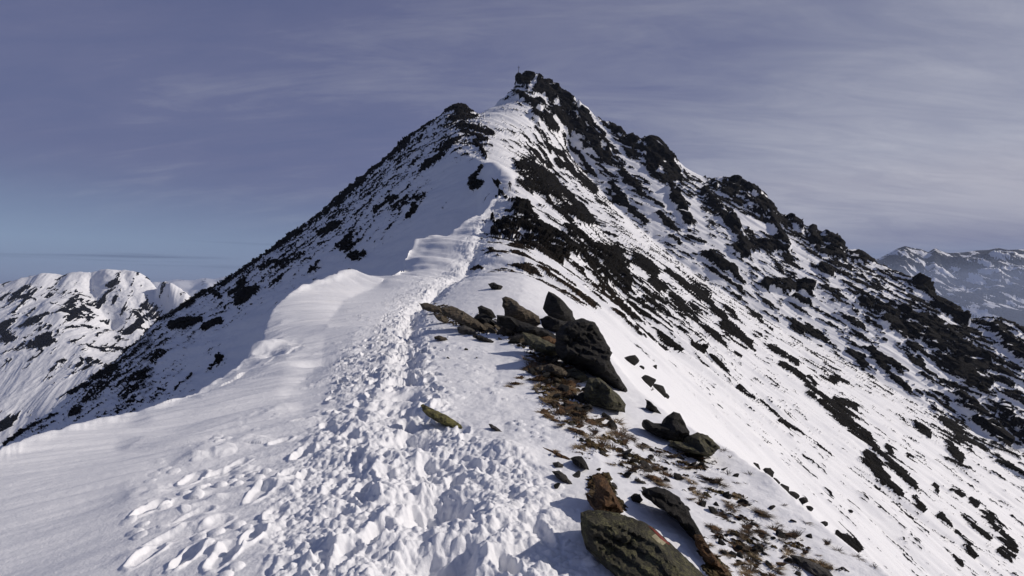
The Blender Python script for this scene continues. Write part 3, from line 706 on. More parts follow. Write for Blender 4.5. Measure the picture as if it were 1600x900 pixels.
# ------------------------------------------------------------------ the valley floor and the far ranges
def make_floor():
    n = 64; bm = bmesh.new(); rings = [0.0, 400, 1500, 4000, 12000, 60000]
    prev = None; c = bm.verts.new((0, 0, -405))
    for r_ in rings[1:]:
        cur = [bm.verts.new((r_ * math.cos(2 * math.pi * k_ / n), r_ * math.sin(2 * math.pi * k_ / n), -405)) for k_ in range(n)]
        for k_ in range(n):
            if prev is None: bm.faces.new((c, cur[k_], cur[(k_ + 1) % n]))
            else: bm.faces.new((prev[k_], cur[k_], cur[(k_ + 1) % n], prev[(k_ + 1) % n]))
        prev = cur
    me = bpy.data.meshes.new('valley_floor'); bm.to_mesh(me); bm.free()
    m, t, b = new_mat('valley_snow')
    pos = N(t, 'ShaderNodeNewGeometry').outputs['Position']
    n1 = noise_node(t, pos, 0.002, 6, 0.7)
    link(t, mixrgb(t, ramp(t, n1, [(0.42, 0), (0.6, 1)]), (0.10, 0.11, 0.12), (0.62, 0.63, 0.65)), b.inputs['Base Color'])
    b.inputs['Roughness'].default_value = 0.9
    o = link_mesh('valley_floor', me, m)
    tag(o, 'snowy valley floor far below', 'ground', kind='structure')
make_floor()

def make_range(name, label, sky_pts, y0, front, nu=420, nr=150, seed=1, rel=260.0, cov0=0.35):
    P = np.array(sky_pts, float)
    us = np.linspace(P[0, 0], P[-1, 0], nu); vs = np.interp(us, P[:, 0], P[:, 1])
    az = np.arctan((us - CU) / F)
    top = (CV - vs) / F * y0
    t = np.linspace(-0.8, 1.0, nr)[:, None]                 # -0.8 behind the crest .. 1 the foot in front
    yy = y0 - front * t
    x = np.tan(az)[None, :] * yy; y = np.broadcast_to(yy, x.shape).copy()
    n = ridged(x / (front * 0.34), y / (front * 0.5), 6, seed, 0.58)
    n2 = fbm(x / (front * 0.12), y / (front * 0.2), 5, seed + 3)
    prof = np.where(t < 0, 1 - 0.7 * (-t), (1 - t) ** 1.15)
    z = -405 + (top[None, :] + 405) * prof
    z = z + rel * (n - 0.35) * sstep(0, 0.22, t) * (1 - t) + rel * 0.16 * n2 * sstep(0, 0.1, t) * (1 - 0.7 * t)
    lim = (CV - vs)[None, :] / F * y + np.abs(t) * 12                     # nothing pokes over the skyline
    z = np.where(t > 0, np.minimum(z, lim), z)
    rk = np.clip(0.5 + (cov0 - 1 / (1 + np.exp(-2.6 * fbm((x + 0.5 * y) / (front * 0.05), (y * 0.5 - x) / (front * 0.10), 5, seed + 9, 0.65)))) * 2.2, 0, 1)
    rk = np.clip(rk + 0.6 * sstep(0.62, 1.0, t), 0, 1)
    idx = np.arange(nr * nu).reshape(nr, nu)
    quads = np.stack([idx[:-1, :-1], idx[1:, :-1], idx[1:, 1:], idx[:-1, 1:]], -1).reshape(-1, 4)
    o = grid_mesh(name, np.stack([x, y, z], -1).reshape(-1, 3), quads, {'rock': rk}, M_RANGE)
    tag(o, label, 'mountain', kind='structure')
make_range('distant_mountains', 'distant snowy range beyond the right-hand slope',
           [(1000, 400), (1340, 408), (1372, 404), (1388, 396), (1402, 388), (1414, 384), (1426, 387), (1440, 389), (1450, 394), (1461, 387), (1470, 392), (1482, 395), (1505, 394), (1525, 391), (1545, 390), (1560, 387), (1575, 390), (1600, 389), (1660, 384), (1750, 392), (1850, 386), (2000, 395), (2300, 390)],
           7000, 2600, 620, 200, 5, 300, 0.6)
make_range('distant_mountains', 'distant snowy range behind the rounded left mountain',
           [(-1500, 440), (-900, 436), (-400, 441), (-100, 444), (150, 442), (255, 440), (275, 436), (300, 438), (318, 434), (335, 436), (350, 432), (380, 436), (450, 430), (700, 436), (1000, 432)],
           9000, 2600, 520, 160, 11, 240, 0.2)

# ------------------------------------------------------------------ stone, turf and grass materials
def stone_material(name, dark, light, lichen, amount, scale=1.0, red=None):
    m, t, b = new_mat(name)
    pos = N(t, 'ShaderNodeNewGeometry').outputs['Position']
    mp = N(t, 'ShaderNodeMapping'); link(t, pos, mp.inputs[0]); mp.inputs['Rotation'].default_value = (0.25, 0.55, 0.2); mp.inputs['Scale'].default_value = (1, 1, 5.5)
    strata = noise_node(t, mp.outputs[0], 5 * scale, 7, 0.68, 0.4)
    n1 = noise_node(t, pos, 14 * scale, 8, 0.8)
    n2 = noise_node(t, pos, 70 * scale, 5, 0.75)
    col = mixrgb(t, ramp(t, strata, [(0.38, 0), (0.64, 1)]), dark, light)
    spots = mth(t, 'MULTIPLY', ramp(t, n1, [(0.60 - 0.2 * amount, 0), (0.66 - 0.12 * amount, 1)]), ramp(t, n2, [(0.42, 0), (0.54, 1)]))
    col = mixrgb(t, mth(t, 'MULTIPLY', spots, 0.9), col, lichen)
    link(t, col, b.inputs['Base Color']); b.inputs['Roughness'].default_value = 0.85; b.inputs['Specular IOR Level'].default_value = 0.25
    bp = N(t, 'ShaderNodeBump'); bp.inputs['Strength'].default_value = 1.0; bp.inputs['Distance'].default_value = 0.11 / scale
    link(t, mth(t, 'ADD', strata, mth(t, 'MULTIPLY', n2, 0.35)), bp.inputs['Height']); link(t, bp.outputs[0], b.inputs['Normal'])
    return m
M_BLACK = stone_material('black_schist', (0.009, 0.0085, 0.0085), (0.040, 0.036, 0.031), (0.075, 0.075, 0.045), 0.25)
M_OLIVE = stone_material('lichen_schist', (0.035, 0.033, 0.025), (0.13, 0.12, 0.08), (0.24, 0.23, 0.11), 0.6)
M_BROWN = stone_material('brown_schist', (0.035, 0.027, 0.020), (0.16, 0.125, 0.088), (0.22, 0.20, 0.12), 0.4)
M_YELLOW = stone_material('yellow_lichen_schist', (0.05, 0.045, 0.028), (0.20, 0.185, 0.075), (0.33, 0.31, 0.10), 0.7)
M_GREY = stone_material('grey_schist', (0.04, 0.038, 0.034), (0.12, 0.11, 0.10), (0.17, 0.16, 0.12), 0.3)
M_TURF = stone_material('dry_turf', (0.045, 0.024, 0.012), (0.17, 0.088, 0.038), (0.24, 0.145, 0.065), 0.5, 2.5)
def plain(name, col, rough=0.8):
    m, t, b = new_mat(name)
    pos = N(t, 'ShaderNodeNewGeometry').outputs['Position']
    n1 = noise_node(t, pos, 22, 4, 0.6)
    link(t, mixrgb(t, n1, tuple(c * 0.7 for c in col), tuple(min(1, c * 1.3) for c in col)), b.inputs['Base Color'])
    b.inputs['Roughness'].default_value = rough
    return m
M_GRASS = plain('dry_grass', (0.21, 0.145, 0.07)); M_GRASS2 = plain('pale_dry_grass', (0.30, 0.22, 0.12)); M_GRASS3 = plain('dark_dry_grass', (0.075, 0.05, 0.03))
M_RED = plain('red_paint', (0.30, 0.05, 0.035), 0.6); M_CREAM = plain('cream_paint', (0.55, 0.50, 0.33), 0.7)

# ------------------------------------------------------------------ rocks built from their outline, with real depth
def n1d(x, y, seed): return float(perlin(np.array([x]), np.array([y]), seed)[0])
def outline_rock(name, label, cat, pts, mat, thick=0.5, lean=0.45, seed=1, base=None, step=5.0, rough=1.0, tilt=None, group=None, yscale=1.0):
    """pts: the rock's outline in the photograph. It stands where its foot meets the snow, leans back and has a body of its own."""
    rnd = random.Random(seed)
    P = [Vector(p) for p in pts]
    if base is None:
        lowest = max(P, key=lambda p: p.y); base = (lowest.x, min(lowest.y, 897))
    g = hit(*base); y0 = g.y * yscale
    # densify and roughen the outline
    ring = []
    n = len(P)
    for a_ in range(n):
        p, q_ = P[a_], P[(a_ + 1) % n]; m_ = max(1, int((q_ - p).length / step))
        for k_ in range(m_):
            r_ = p.lerp(q_, k_ / m_)
            if k_: r_ += Vector((n1d(r_.x / 5, r_.y / 5, seed), n1d(r_.x / 5, r_.y / 5, seed + 3))) * min(2.2, step * 0.35)
            ring.append(r_)
    def dist(p):
        dm = 1e9
        for a_ in range(len(ring)):
            s_, e_ = ring[a_], ring[(a_ + 1) % len(ring)]; d = e_ - s_
            t_ = max(0, min(1, (p - s_).dot(d) / max(d.length_squared, 1e-9)))
            dm = min(dm, (p - s_ - d * t_).length)
        return dm
    def inside(p):
        c = False
        for a_ in range(len(ring)):
            s_, e_ = ring[a_], ring[(a_ + 1) % len(ring)]
            if (s_.y > p.y) != (e_.y > p.y) and p.x < (e_.x - s_.x) * (p.y - s_.y) / (e_.y - s_.y + 1e-9) + s_.x: c = not c
        return c
    xs = [p.x for p in ring]; ys_ = [p.y for p in ring]
    pts2 = list(ring)
    yy = min(ys_)
    while yy < max(ys_):
        xx = min(xs)
        while xx < max(xs):
            p = Vector((xx + rnd.uniform(-.3, .3) * step, yy + rnd.uniform(-.3, .3) * step))
            if inside(p) and dist(p) > step * 0.55: pts2.append(p)
            xx += step
        yy += step
    nb = len(ring)
    vo, _, fo, *_ = delaunay_2d_cdt([p.copy() for p in pts2], [(k_, (k_ + 1) % nb) for k_ in range(nb)], [], 1, 1e-4)
    dd = [dist(p) for p in vo]; dmax = max(dd) or 1
    onrim = [d < 0.05 for d in dd]
    ta = tilt if tilt is not None else 0.0
    px = np.array([p.x for p in vo]); pv = np.array([p.y for p in vo]); s_m = y0 / F
    cxm, cym = (min(xs) + max(xs)) / 2, (min(ys_) + max(ys_)) / 2
    ex, ey = max(1, (max(xs) - min(xs)) / 2), max(1, (max(ys_) - min(ys_)) / 2)
    fc = np.full(len(px), 1.0)
    for k_ in range(9):
        th = rnd.uniform(0, 6.28); sl_ = rnd.uniform(0.5, 1.7); o_ = rnd.uniform(-0.25, 0.35)
        pr = (px - cxm) / ex * math.cos(th) + (pv - cym) / ey * math.sin(th)
        fc = np.minimum(fc, 1 - sl_ * np.maximum(0, pr - o_))
    fc = np.clip(fc, 0.12, 1)
    bed = fbm((px + pv * 0.5) / 34, (pv - px * 0.55) / 5.0, 4, seed + 5, 0.7) + 0.5 * np.sign(np.sin((pv - px * 0.55) / 3.1 + 3 * fbm((px + pv * .5) / 40, (pv - px * .5) / 30, 2, seed + 8)))
    verts = []
    def depth(p): return y0 * (1 + lean * (base[1] - p.y) / F + ta * (p.x - base[0]) / F)
    bm = bmesh.new(); fv, bv_ = [], []
    for k_, p in enumerate(vo):
        y = depth(p); d = dd[k_] / dmax; body = thick * (1 - (1 - min(1, d * 1.9)) ** 2.6)
        offf = min(1, d * 3.5) * thick * (0.15 + 0.75 * float(fc[k_]) + rough * 0.12 * float(bed[k_]))
        yf = y - offf
        fv.append(bm.verts.new(at(p.x, p.y, yf) if onrim[k_] else (at(p.x, p.y, y) + np.array([0, -offf, 0.12 * offf]))))
    for k_, p in enumerate(vo):
        if onrim[k_]: bv_.append(fv[k_]); continue
        y = depth(p); d = dd[k_] / dmax; body = thick * (1 - (1 - min(1, d * 1.9)) ** 2.6)
        bv_.append(bm.verts.new(at(p.x, p.y, y) + np.array([0, body * 0.75 + 0.1 * thick * float(fc[k_]) * min(1, d * 3), -0.25 * body])))
    for f_ in fo:
        if len(set(f_)) < 3: continue
        try: bm.faces.new([fv[k_] for k_ in f_])
        except ValueError: pass
        b_ = [bv_[k_] for k_ in reversed(f_)]
        if not all(onrim[k_] for k_ in f_):
            try: bm.faces.new(b_)
            except ValueError: pass
    bmesh.ops.recalc_face_normals(bm, faces=bm.faces)
    org = Vector(at(base[0], base[1], y0))
    for v_ in bm.verts: v_.co -= org
    me = bpy.data.meshes.new(name); bm.to_mesh(me); bm.free()
    o = link_mesh(name, me, mat); o.location = org
    return tag(o, label, cat, group)

R_ = outline_rock
R_('rock', 'big black slab of schist with a pointed tip jutting down the right slope', 'rock', [(868, 520), (880, 508), (893, 500), (908, 497), (930, 504), (944, 528), (957, 551), (952, 561), (962, 580), (975, 600), (989, 626), (972, 618), (955, 604), (935, 590), (915, 572), (898, 564), (880, 560), (868, 545)], M_BLACK, 1.3, 0.5, 3, base=(915, 590), step=4, rough=0.5)
R_('rock', 'pointed black rock standing just above the big black slab', 'rock', [(852, 468), (857, 455), (866, 459), (880, 470), (890, 482), (899, 499), (893, 506), (874, 500), (856, 492), (848, 482)], M_BLACK, 0.9, 0.5, 5, base=(868, 505), step=5, rough=0.6)
R_('rock', 'brownish angular block with a flat sloping top beside the pointed black rock', 'rock', [(784, 466), (790, 463), (799, 466), (817, 479), (842, 494), (845, 506), (826, 509), (803, 502), (788, 494)], M_BROWN, 0.8, 0.6, 7, base=(805, 510), step=5, rough=0.6)
R_('rock', 'small dark rock at the left end of the outcrop by the angular block', 'rock', [(746, 480), (752, 477), (768, 484), (776, 496), (764, 501), (750, 494)], M_BLACK, 0.4, 0.5, 9, step=4)
R_('rock', 'long dark ledge under the angular block', 'rock', [(776, 492), (795, 494), (822, 504), (850, 514), (868, 524), (872, 537), (848, 536), (818, 524), (790, 512), (776, 506)], M_BLACK, 0.7, 0.6, 11, base=(810, 525), step=5)
R_('rock', 'slanting slab with olive lichen on top below the dark ledge', 'rock', [(816, 519), (832, 522), (858, 534), (886, 550), (888, 562), (862, 556), (836, 546), (820, 533)], M_OLIVE, 0.6, 0.9, 13, base=(845, 555), step=5)
R_('rock', 'dark jagged ledge filling the gap under the pointed black rock', 'rock', [(843, 498), (856, 493), (876, 500), (897, 506), (892, 516), (876, 521), (858, 516), (846, 508)], M_BLACK, 0.7, 0.7, 71, base=(868, 520), step=4)
R_('rock', 'rusty orange stained stone between the dark ledge and the big black slab', 'rock', [(845, 527), (858, 525), (872, 531), (880, 540), (866, 543), (850, 537)], M_TURF, 0.3, 0.8, 73, step=3)
R_('rock', 'low dark slab in the snow left of the long dark ledge', 'rock', [(752, 496), (766, 498), (782, 506), (794, 514), (780, 514), (762, 506)], M_BLACK, 0.4, 0.9, 75, step=4)
R_('rock', 'flat olive stone between the big black slab and the lichen boulder', 'rock', [(884, 578), (898, 574), (912, 582), (922, 594), (908, 598), (892, 590)], M_OLIVE, 0.35, 0.8, 77, step=4)
R_('rock', 'brown flaky slab in the turf below the olive lichen slab', 'rock', [(846, 572), (860, 568), (878, 574), (892, 586), (876, 590), (856, 582)], M_BROWN, 0.3, 0.9, 79, step=4)
R_('rock', 'grey-brown rounded stone under the left end of the dark ledge', 'rock', [(788, 508), (800, 510), (812, 515), (808, 523), (792, 520)], M_BROWN, 0.3, 0.5, 15, step=3)
R_('rock', 'olive lichen boulder leaning under the tip of the big black slab', 'rock', [(914, 605), (920, 590), (936, 590), (950, 602), (968, 618), (978, 632), (977, 645), (962, 641), (940, 637), (922, 634), (912, 622)], M_OLIVE, 0.6, 0.6, 17, base=(945, 642), step=5)
R_('rock', 'flat brown slab at the upper left end of the slab cluster by the track', 'rock', [(655, 474), (668, 473), (692, 482), (690, 489), (676, 488), (660, 483)], M_BROWN, 0.35, 1.2, 19, step=4)
R_('rock', 'brown slab in the middle of the slab cluster by the track', 'rock', [(688, 481), (706, 478), (724, 486), (742, 498), (757, 510), (766, 520), (748, 517), (726, 508), (706, 499), (692, 491)], M_BROWN, 0.45, 1.0, 21, step=4)
R_('rock', 'pale flat stone below the middle of the slab cluster', 'rock', [(714, 511), (726, 508), (742, 516), (746, 523), (730, 524), (716, 520)], M_GREY, 0.3, 0.9, 23, step=4)
R_('rock', 'thin dark slab sticking out of the lower end of the slab cluster', 'rock', [(738, 522), (752, 524), (772, 533), (770, 537), (752, 533), (739, 527)], M_BLACK, 0.25, 1.0, 25, step=3)
R_('rock', 'small brown slab left of the middle in the slab cluster by the track', 'rock', [(676, 490), (690, 492), (703, 500), (698, 506), (684, 500)], M_BROWN, 0.3, 1.0, 27, step=3)
R_('rock', 'dark flat stone lying alone above the outcrop near the track bend', 'rock', [(762, 443), (772, 441), (786, 448), (782, 453), (768, 452)], M_BLACK, 0.5, 0.8, 29, step=3)
R_('rock', 'small brown flat stone alone in the snow beside the track', 'rock', [(678, 526), (686, 524), (697, 527), (700, 531), (688, 533), (679, 530)], M_BROWN, 0.2, 0.9, 31, step=3)
R_('rock', 'yellow-green lichen slab stuck slanting in the snow beside the track', 'rock', [(657, 633), (661, 631), (672, 637), (700, 650), (727, 668), (723, 671), (709, 671), (690, 663), (669, 651), (660, 642)], M_YELLOW, 0.16, 0.9, 33, step=4, rough=0.5)
R_('rock', 'small grey sliver of rock in the snow to the right of the yellow slab', 'rock', [(763, 662), (769, 663), (778, 669), (785, 675), (778, 675), (767, 669)], M_GREY, 0.1, 0.8, 35, step=3)
R_('rock', 'dark jagged rock with a snow hollow beside it on the right slope', 'rock', [(1005, 656), (1010, 655), (1022, 661), (1038, 662), (1042, 650), (1052, 643), (1062, 646), (1071, 662), (1078, 680), (1080, 692), (1062, 691), (1042, 687), (1024, 679), (1010, 668)], M_BLACK, 0.55, 0.6, 37, base=(1040, 690), step=4)
R_('rock', 'layered olive rock joined to the lower side of the jagged rock', 'rock', [(1044, 688), (1060, 690), (1080, 694), (1077, 680), (1090, 675), (1106, 680), (1116, 690), (1125, 698), (1118, 706), (1104, 714), (1088, 713), (1070, 706), (1052, 698)], M_OLIVE, 0.5, 0.6, 39, base=(1085, 713), step=4)
R_('rock', 'narrow black rock just above the jagged rock on the right slope', 'rock', [(1007, 623), (1014, 626), (1026, 636), (1034, 648), (1026, 647), (1014, 640)], M_BLACK, 0.35, 0.6, 41, step=4)
boulder = R_('boulder', 'large olive lichen boulder with a red and cream trail mark in the bottom foreground', 'rock', [(907, 801), (918, 797), (938, 797), (962, 801), (985, 808), (1005, 815), (1022, 825), (1040, 842), (1062, 862), (1085, 884), (1115, 912), (1140, 950), (1060, 960), (1005, 935), (968, 905), (938, 880), (916, 858), (908, 832)], M_OLIVE, 0.5, 0.75, 43, base=(960, 895), step=4, rough=0.45)
R_('boulder', 'black curved rock rising behind the lichen boulder', 'rock', [(1004, 772), (1012, 763), (1026, 760), (1044, 766), (1062, 777), (1076, 797), (1088, 822), (1100, 846), (1118, 868), (1135, 893), (1122, 892), (1102, 870), (1082, 842), (1066, 820), (1046, 802), (1022, 788)], M_BLACK, 0.35, 0.7, 45, base=(1068, 838), step=5, rough=0.6)
R_('rock', 'small black stone touching the left end of the curved rock', 'rock', [(986, 776), (991, 771), (1000, 772), (1005, 781), (1000, 786), (988, 784)], M_BLACK, 0.12, 0.5, 47, step=3)
R_('rock', 'small black block at the top of the brown turf mound', 'rock', [(890, 717), (898, 713), (909, 713), (915, 721), (921, 735), (911, 732), (898, 726)], M_BLACK, 0.2, 0.5, 49, step=4)
R_('rock', 'thin grey slab beside the track left of the turf mound', 'rock', [(862, 736), (874, 735), (884, 742), (895, 758), (884, 755), (870, 747)], M_GREY, 0.1, 0.8, 51, step=3)
R_('rock', 'small flat grey stone just above the thin grey slab', 'rock', [(863, 723), (872, 721), (881, 726), (879, 731), (867, 730)], M_GREY, 0.08, 0.8, 53, step=3)
R_('turf_mound', 'reddish brown turf mound on top of the large lichen boulder', 'turf', [(925, 742), (938, 742), (950, 752), (958, 768), (968, 786), (975, 800), (958, 806), (936, 803), (922, 790), (914, 770), (926, 778), (932, 764)], M_TURF, 0.25, 0.7, 55, base=(945, 800), step=4, rough=1.2)
R_('turf_strip', 'narrow brown turf strip along the right foot of the curved black rock', 'turf', [(1085, 835), (1096, 836), (1110, 860), (1128, 884), (1142, 905), (1128, 905), (1108, 884), (1092, 860)], M_TURF, 0.14, 0.8, 57, base=(1112, 885), step=4, rough=1.2)
R_('turf_strip', 'thin brown turf lip running up from the small black block', 'turf', [(846, 698), (858, 702), (876, 709), (892, 717), (888, 720), (868, 711)], M_TURF, 0.1, 0.8, 59, step=3, rough=1.2)
R_('rock', 'rounded black stone alone on the snow at the right slope edge', 'rock', [(1189, 736), (1195, 731), (1204, 731), (1210, 738), (1208, 746), (1198, 746)], M_BLACK, 0.25, 0.4, 61, step=3)
R_('rock', 'flat grey slab at the bottom edge right of the turf strip', 'rock', [(1236, 867), (1250, 869), (1276, 880), (1296, 892), (1306, 905), (1280, 905), (1255, 888)], M_GREY, 0.15, 1.0, 63, base=(1275, 898), step=4)
R_('rock', 'long black slab on the lower right shoulder', 'rock', [(1310, 828), (1320, 831), (1336, 843), (1352, 862), (1340, 858), (1322, 846)], M_BLACK, 0.25, 0.8, 65, step=4)
R_('rock', 'dark streaked slab under the long black slab on the right shoulder', 'rock', [(1314, 840), (1328, 850), (1346, 862), (1356, 870), (1338, 864), (1322, 854)], M_BROWN, 0.2, 0.8, 67, step=4)

def paint(name, mat, pts, lift):
    """flat paint lying on the boulder's front"""
    dg = bpy.context.evaluated_depsgraph_get(); dg.update()
    bm = bmesh.new(); rows = []
    for (u1, v1), (u2, v2) in pts:
        r_ = []
        for k_ in range(4):
            u_, v_ = u1 + (u2 - u1) * k_ / 3, v1 + (v2 - v1) * k_ / 3
            d = Vector(at(u_, v_, 1.0)).normalized()
            ok, loc, nor, _ = boulder.ray_cast(-boulder.location, d)
            if not ok: loc = Vector(at(u_, v_, boulder.location.y)) - boulder.location
            r_.append(bm.verts.new(loc - d * lift))
        rows.append(r_)
    for a_, b_ in zip(rows, rows[1:]):
        for k_ in range(3): bm.faces.new((a_[k_], a_[k_ + 1], b_[k_ + 1], b_[k_]))
    bmesh.ops.solidify(bm, geom=bm.faces[:], thickness=0.002)
    me = bpy.data.meshes.new(name); bm.to_mesh(me); bm.free()
    return link_mesh(name, me, mat, boulder)
paint('red_trail_mark', M_RED, [((1012, 821), (1018, 824)), ((1019, 827), (1029, 832)), ((1026, 835), (1037, 841)), ((1034, 843), (1045, 848)), ((1040, 848), (1047, 852))], 0.008)
paint('cream_trail_mark', M_CREAM, [((1018, 838), (1024, 834)), ((1026, 846), (1031, 841)), ((1036, 852), (1041, 848))], 0.008)

# ------------------------------------------------------------------ loose stones: a few kinds, each stone an object of its own
def stone_mesh(seed, flat, mat):
    rnd = random.Random(seed); bm = bmesh.new()
    bmesh.ops.create_icosphere(bm, subdivisions=3, radius=0.5)
    cuts = [(Vector((rnd.gauss(0, 1), rnd.gauss(0, 1), rnd.gauss(0, 1))).normalized(), rnd.uniform(0.22, 0.42)) for _ in range(11)]
    for v_ in bm.verts:
        for n_, d_ in cuts:
            e_ = v_.co.dot(n_) - d_
            if e_ > 0: v_.co -= n_ * e_ * 0.92
        v_.co *= 1 + 0.05 * n1d(v_.co.x * 6, v_.co.z * 6 + v_.co.y * 5, seed)
        v_.co.z *= flat
    me = bpy.data.meshes.new('stone'); bm.to_mesh(me); bm.free(); me.materials.append(mat)
    return me
STONES = [stone_mesh(101, 0.6, M_BLACK), stone_mesh(102, 0.45, M_BLACK), stone_mesh(103, 0.4, M_BROWN), stone_mesh(104, 0.35, M_GREY), stone_mesh(105, 0.7, M_BLACK), stone_mesh(106, 0.3, M_BROWN)]
def slope_align(p, down=0.0):
    e_ = 0.15
    return None
def put_stone(u, v, wpx, kind, rot, label, group):
    g = hit(u, v); w_ = wpx / F * g.y * 1.75
    o = bpy.data.objects.new('stone', STONES[kind]); SC.collection.objects.link(o)
    o.location = g + Vector((0, 0, 0.06 * w_)); o.scale = (w_, w_ * 0.75, w_ * (0.9 if kind in (0, 4) else 0.8))
    o.rotation_euler = (0.15, 0.55, rot)
    return tag(o, label, 'rock', group)
rng = random.Random(4)
SL = 'small dark stone poking through the snow of the right-hand slope'
for u, v, w_, k_ in [(728, 547, 6, 0), (781, 531, 9, 2), (980, 746, 13, 0), (1008, 696, 9, 3), (1085, 771, 8, 0), (1134, 776, 10, 4), (1183, 729, 9, 4), (1216, 753, 10, 0), (1229, 766, 14, 1), (1241, 776, 18, 1), (1258, 786, 14, 1), (1269, 796, 12, 0), (1161, 788, 15, 4), (1185, 860, 16, 4),
        (1193, 866, 8, 0), (905, 643, 11, 1), (910, 690, 9, 0), (925, 612, 16, 1), (893, 665, 8, 3), (1002, 575, 8, 0), (985, 567, 22, 1), (1022, 575, 8, 0), (1012, 600, 22, 1), (1030, 612, 20, 1), (1040, 620, 12, 0), (950, 655, 14, 1), (955, 668, 16, 4), (900, 745, 12, 3), (870, 760, 10, 0), (1000, 755, 14, 3),
        (1045, 778, 12, 3), (1072, 795, 10, 0), (1115, 800, 14, 1), (1010, 735, 18, 3), (975, 712, 18, 3), (990, 722, 12, 5), (1010, 770, 12, 3), (1098, 790, 12, 0), (1060, 748, 14, 1), (1220, 838, 14, 0), (1290, 822, 12, 1), (860, 600, 10, 2), (842, 580, 20, 2), (850, 592, 18, 1), (868, 598, 20, 2), (845, 568, 14, 5),
        (880, 612, 16, 1), (838, 612, 10, 5), (888, 590, 18, 2), (902, 582, 22, 1), (1330, 800, 8, 0), (1150, 745, 9, 0), (1130, 735, 9, 3), (1095, 728, 10, 1), (1065, 716, 10, 5), (1175, 820, 9, 0), (1205, 795, 10, 1), (1240, 815, 9, 3), (1265, 840, 9, 0), (1145, 835, 10, 3), (1155, 860, 12, 0), (1120, 790, 8, 0),
        (1040, 735, 8, 0), (935, 735, 7, 0), (960, 760, 8, 3), (700, 560, 4, 0), (745, 560, 4, 2)]:
    put_stone(u, v, w_, k_, rng.uniform(0, 6.28), SL, 'small stones on the right slope')

# ------------------------------------------------------------------ dry grass tufts
def tuft_mesh(seed, mat, n=70, h=1.0, spread=0.5, droop=0.6, clod=0.0):
    rnd = random.Random(seed); bm = bmesh.new()
    for _ in range(n):
        a_ = rnd.uniform(0, 6.28); r0 = spread * 0.55 * math.sqrt(rnd.random()); L = h * rnd.uniform(0.45, 1.0)
        p = Vector((math.cos(a_) * r0, math.sin(a_) * r0, 0)); b_ = a_ + rnd.uniform(-0.8, 0.8)
        d = Vector((math.cos(b_), math.sin(b_), 0)); sd = Vector((-d.y, d.x, 0)) * rnd.uniform(0.018, 0.04)
        prev = None; lean = rnd.uniform(0.1, 0.6)
        for k_ in range(4):
            t_ = k_ / 3; q_ = p + d * (L * (lean * t_ + droop * t_ * t_)) + Vector((0, 0, L * (t_ - 0.45 * droop * t_ * t_) * 0.8 - 0.05)) + Vector((0.25, -0.05, -0.12)) * (L * t_ * t_)
            w_ = sd * (1 - 0.85 * t_); cur = (bm.verts.new(q_ - w_), bm.verts.new(q_ + w_))
            if prev: bm.faces.new((prev[0], prev[1], cur[1], cur[0]))
            prev = cur
    if clod:
        old = set(bm.faces); bmesh.ops.create_icosphere(bm, subdivisions=3, radius=0.5 * clod)
        for f_ in bm.faces:
            if f_ not in old: f_.material_index = 1
        for v_ in {v_ for f_ in bm.faces if f_ not in old for v_ in f_.verts}:
            k_ = 1 + 0.45 * n1d(v_.co.x * 3.5, v_.co.y * 3.5 + v_.co.z * 2, seed) + 0.2 * n1d(v_.co.x * 9, v_.co.y * 9, seed + 2)
            v_.co = Vector((v_.co.x * k_ * 1.15, v_.co.y * k_ * 0.8, v_.co.z * k_ * 0.35))
    me = bpy.data.meshes.new('grass_tuft'); bm.to_mesh(me); bm.free(); me.materials.append(mat); me.materials.append(M_TURF)
    return me
TUFTS = [tuft_mesh(1, M_GRASS, 130, 0.8, 0.7, 0.7, 0.5), tuft_mesh(2, M_GRASS2, 110, 0.8, 0.7), tuft_mesh(3, M_GRASS3, 170, 0.8, 0.9, 0.7, 0.7), tuft_mesh(4, M_GRASS, 130, 0.5, 1.0, 0.8, 0.95), tuft_mesh(5, M_GRASS3, 130, 0.5, 1.0, 0.9, 0.9), tuft_mesh(6, M_GRASS3, 60, 0.8, 0.7)]
TL = 'tuft of dry brown grass sticking out of the snow on the right-hand slope'
def put_tuft(u, v, wpx, kind):
    g = hit(u, v); w_ = wpx / F * g.y * 1.15
    o = bpy.data.objects.new('grass_tuft', TUFTS[kind]); SC.collection.objects.link(o)
    o.location = g; o.scale = (w_, w_, w_ * 0.75); o.rotation_euler = (0, 0.3, rng.uniform(0, 6.28))
    return tag(o, TL, 'grass', 'dry grass tufts on the right slope')
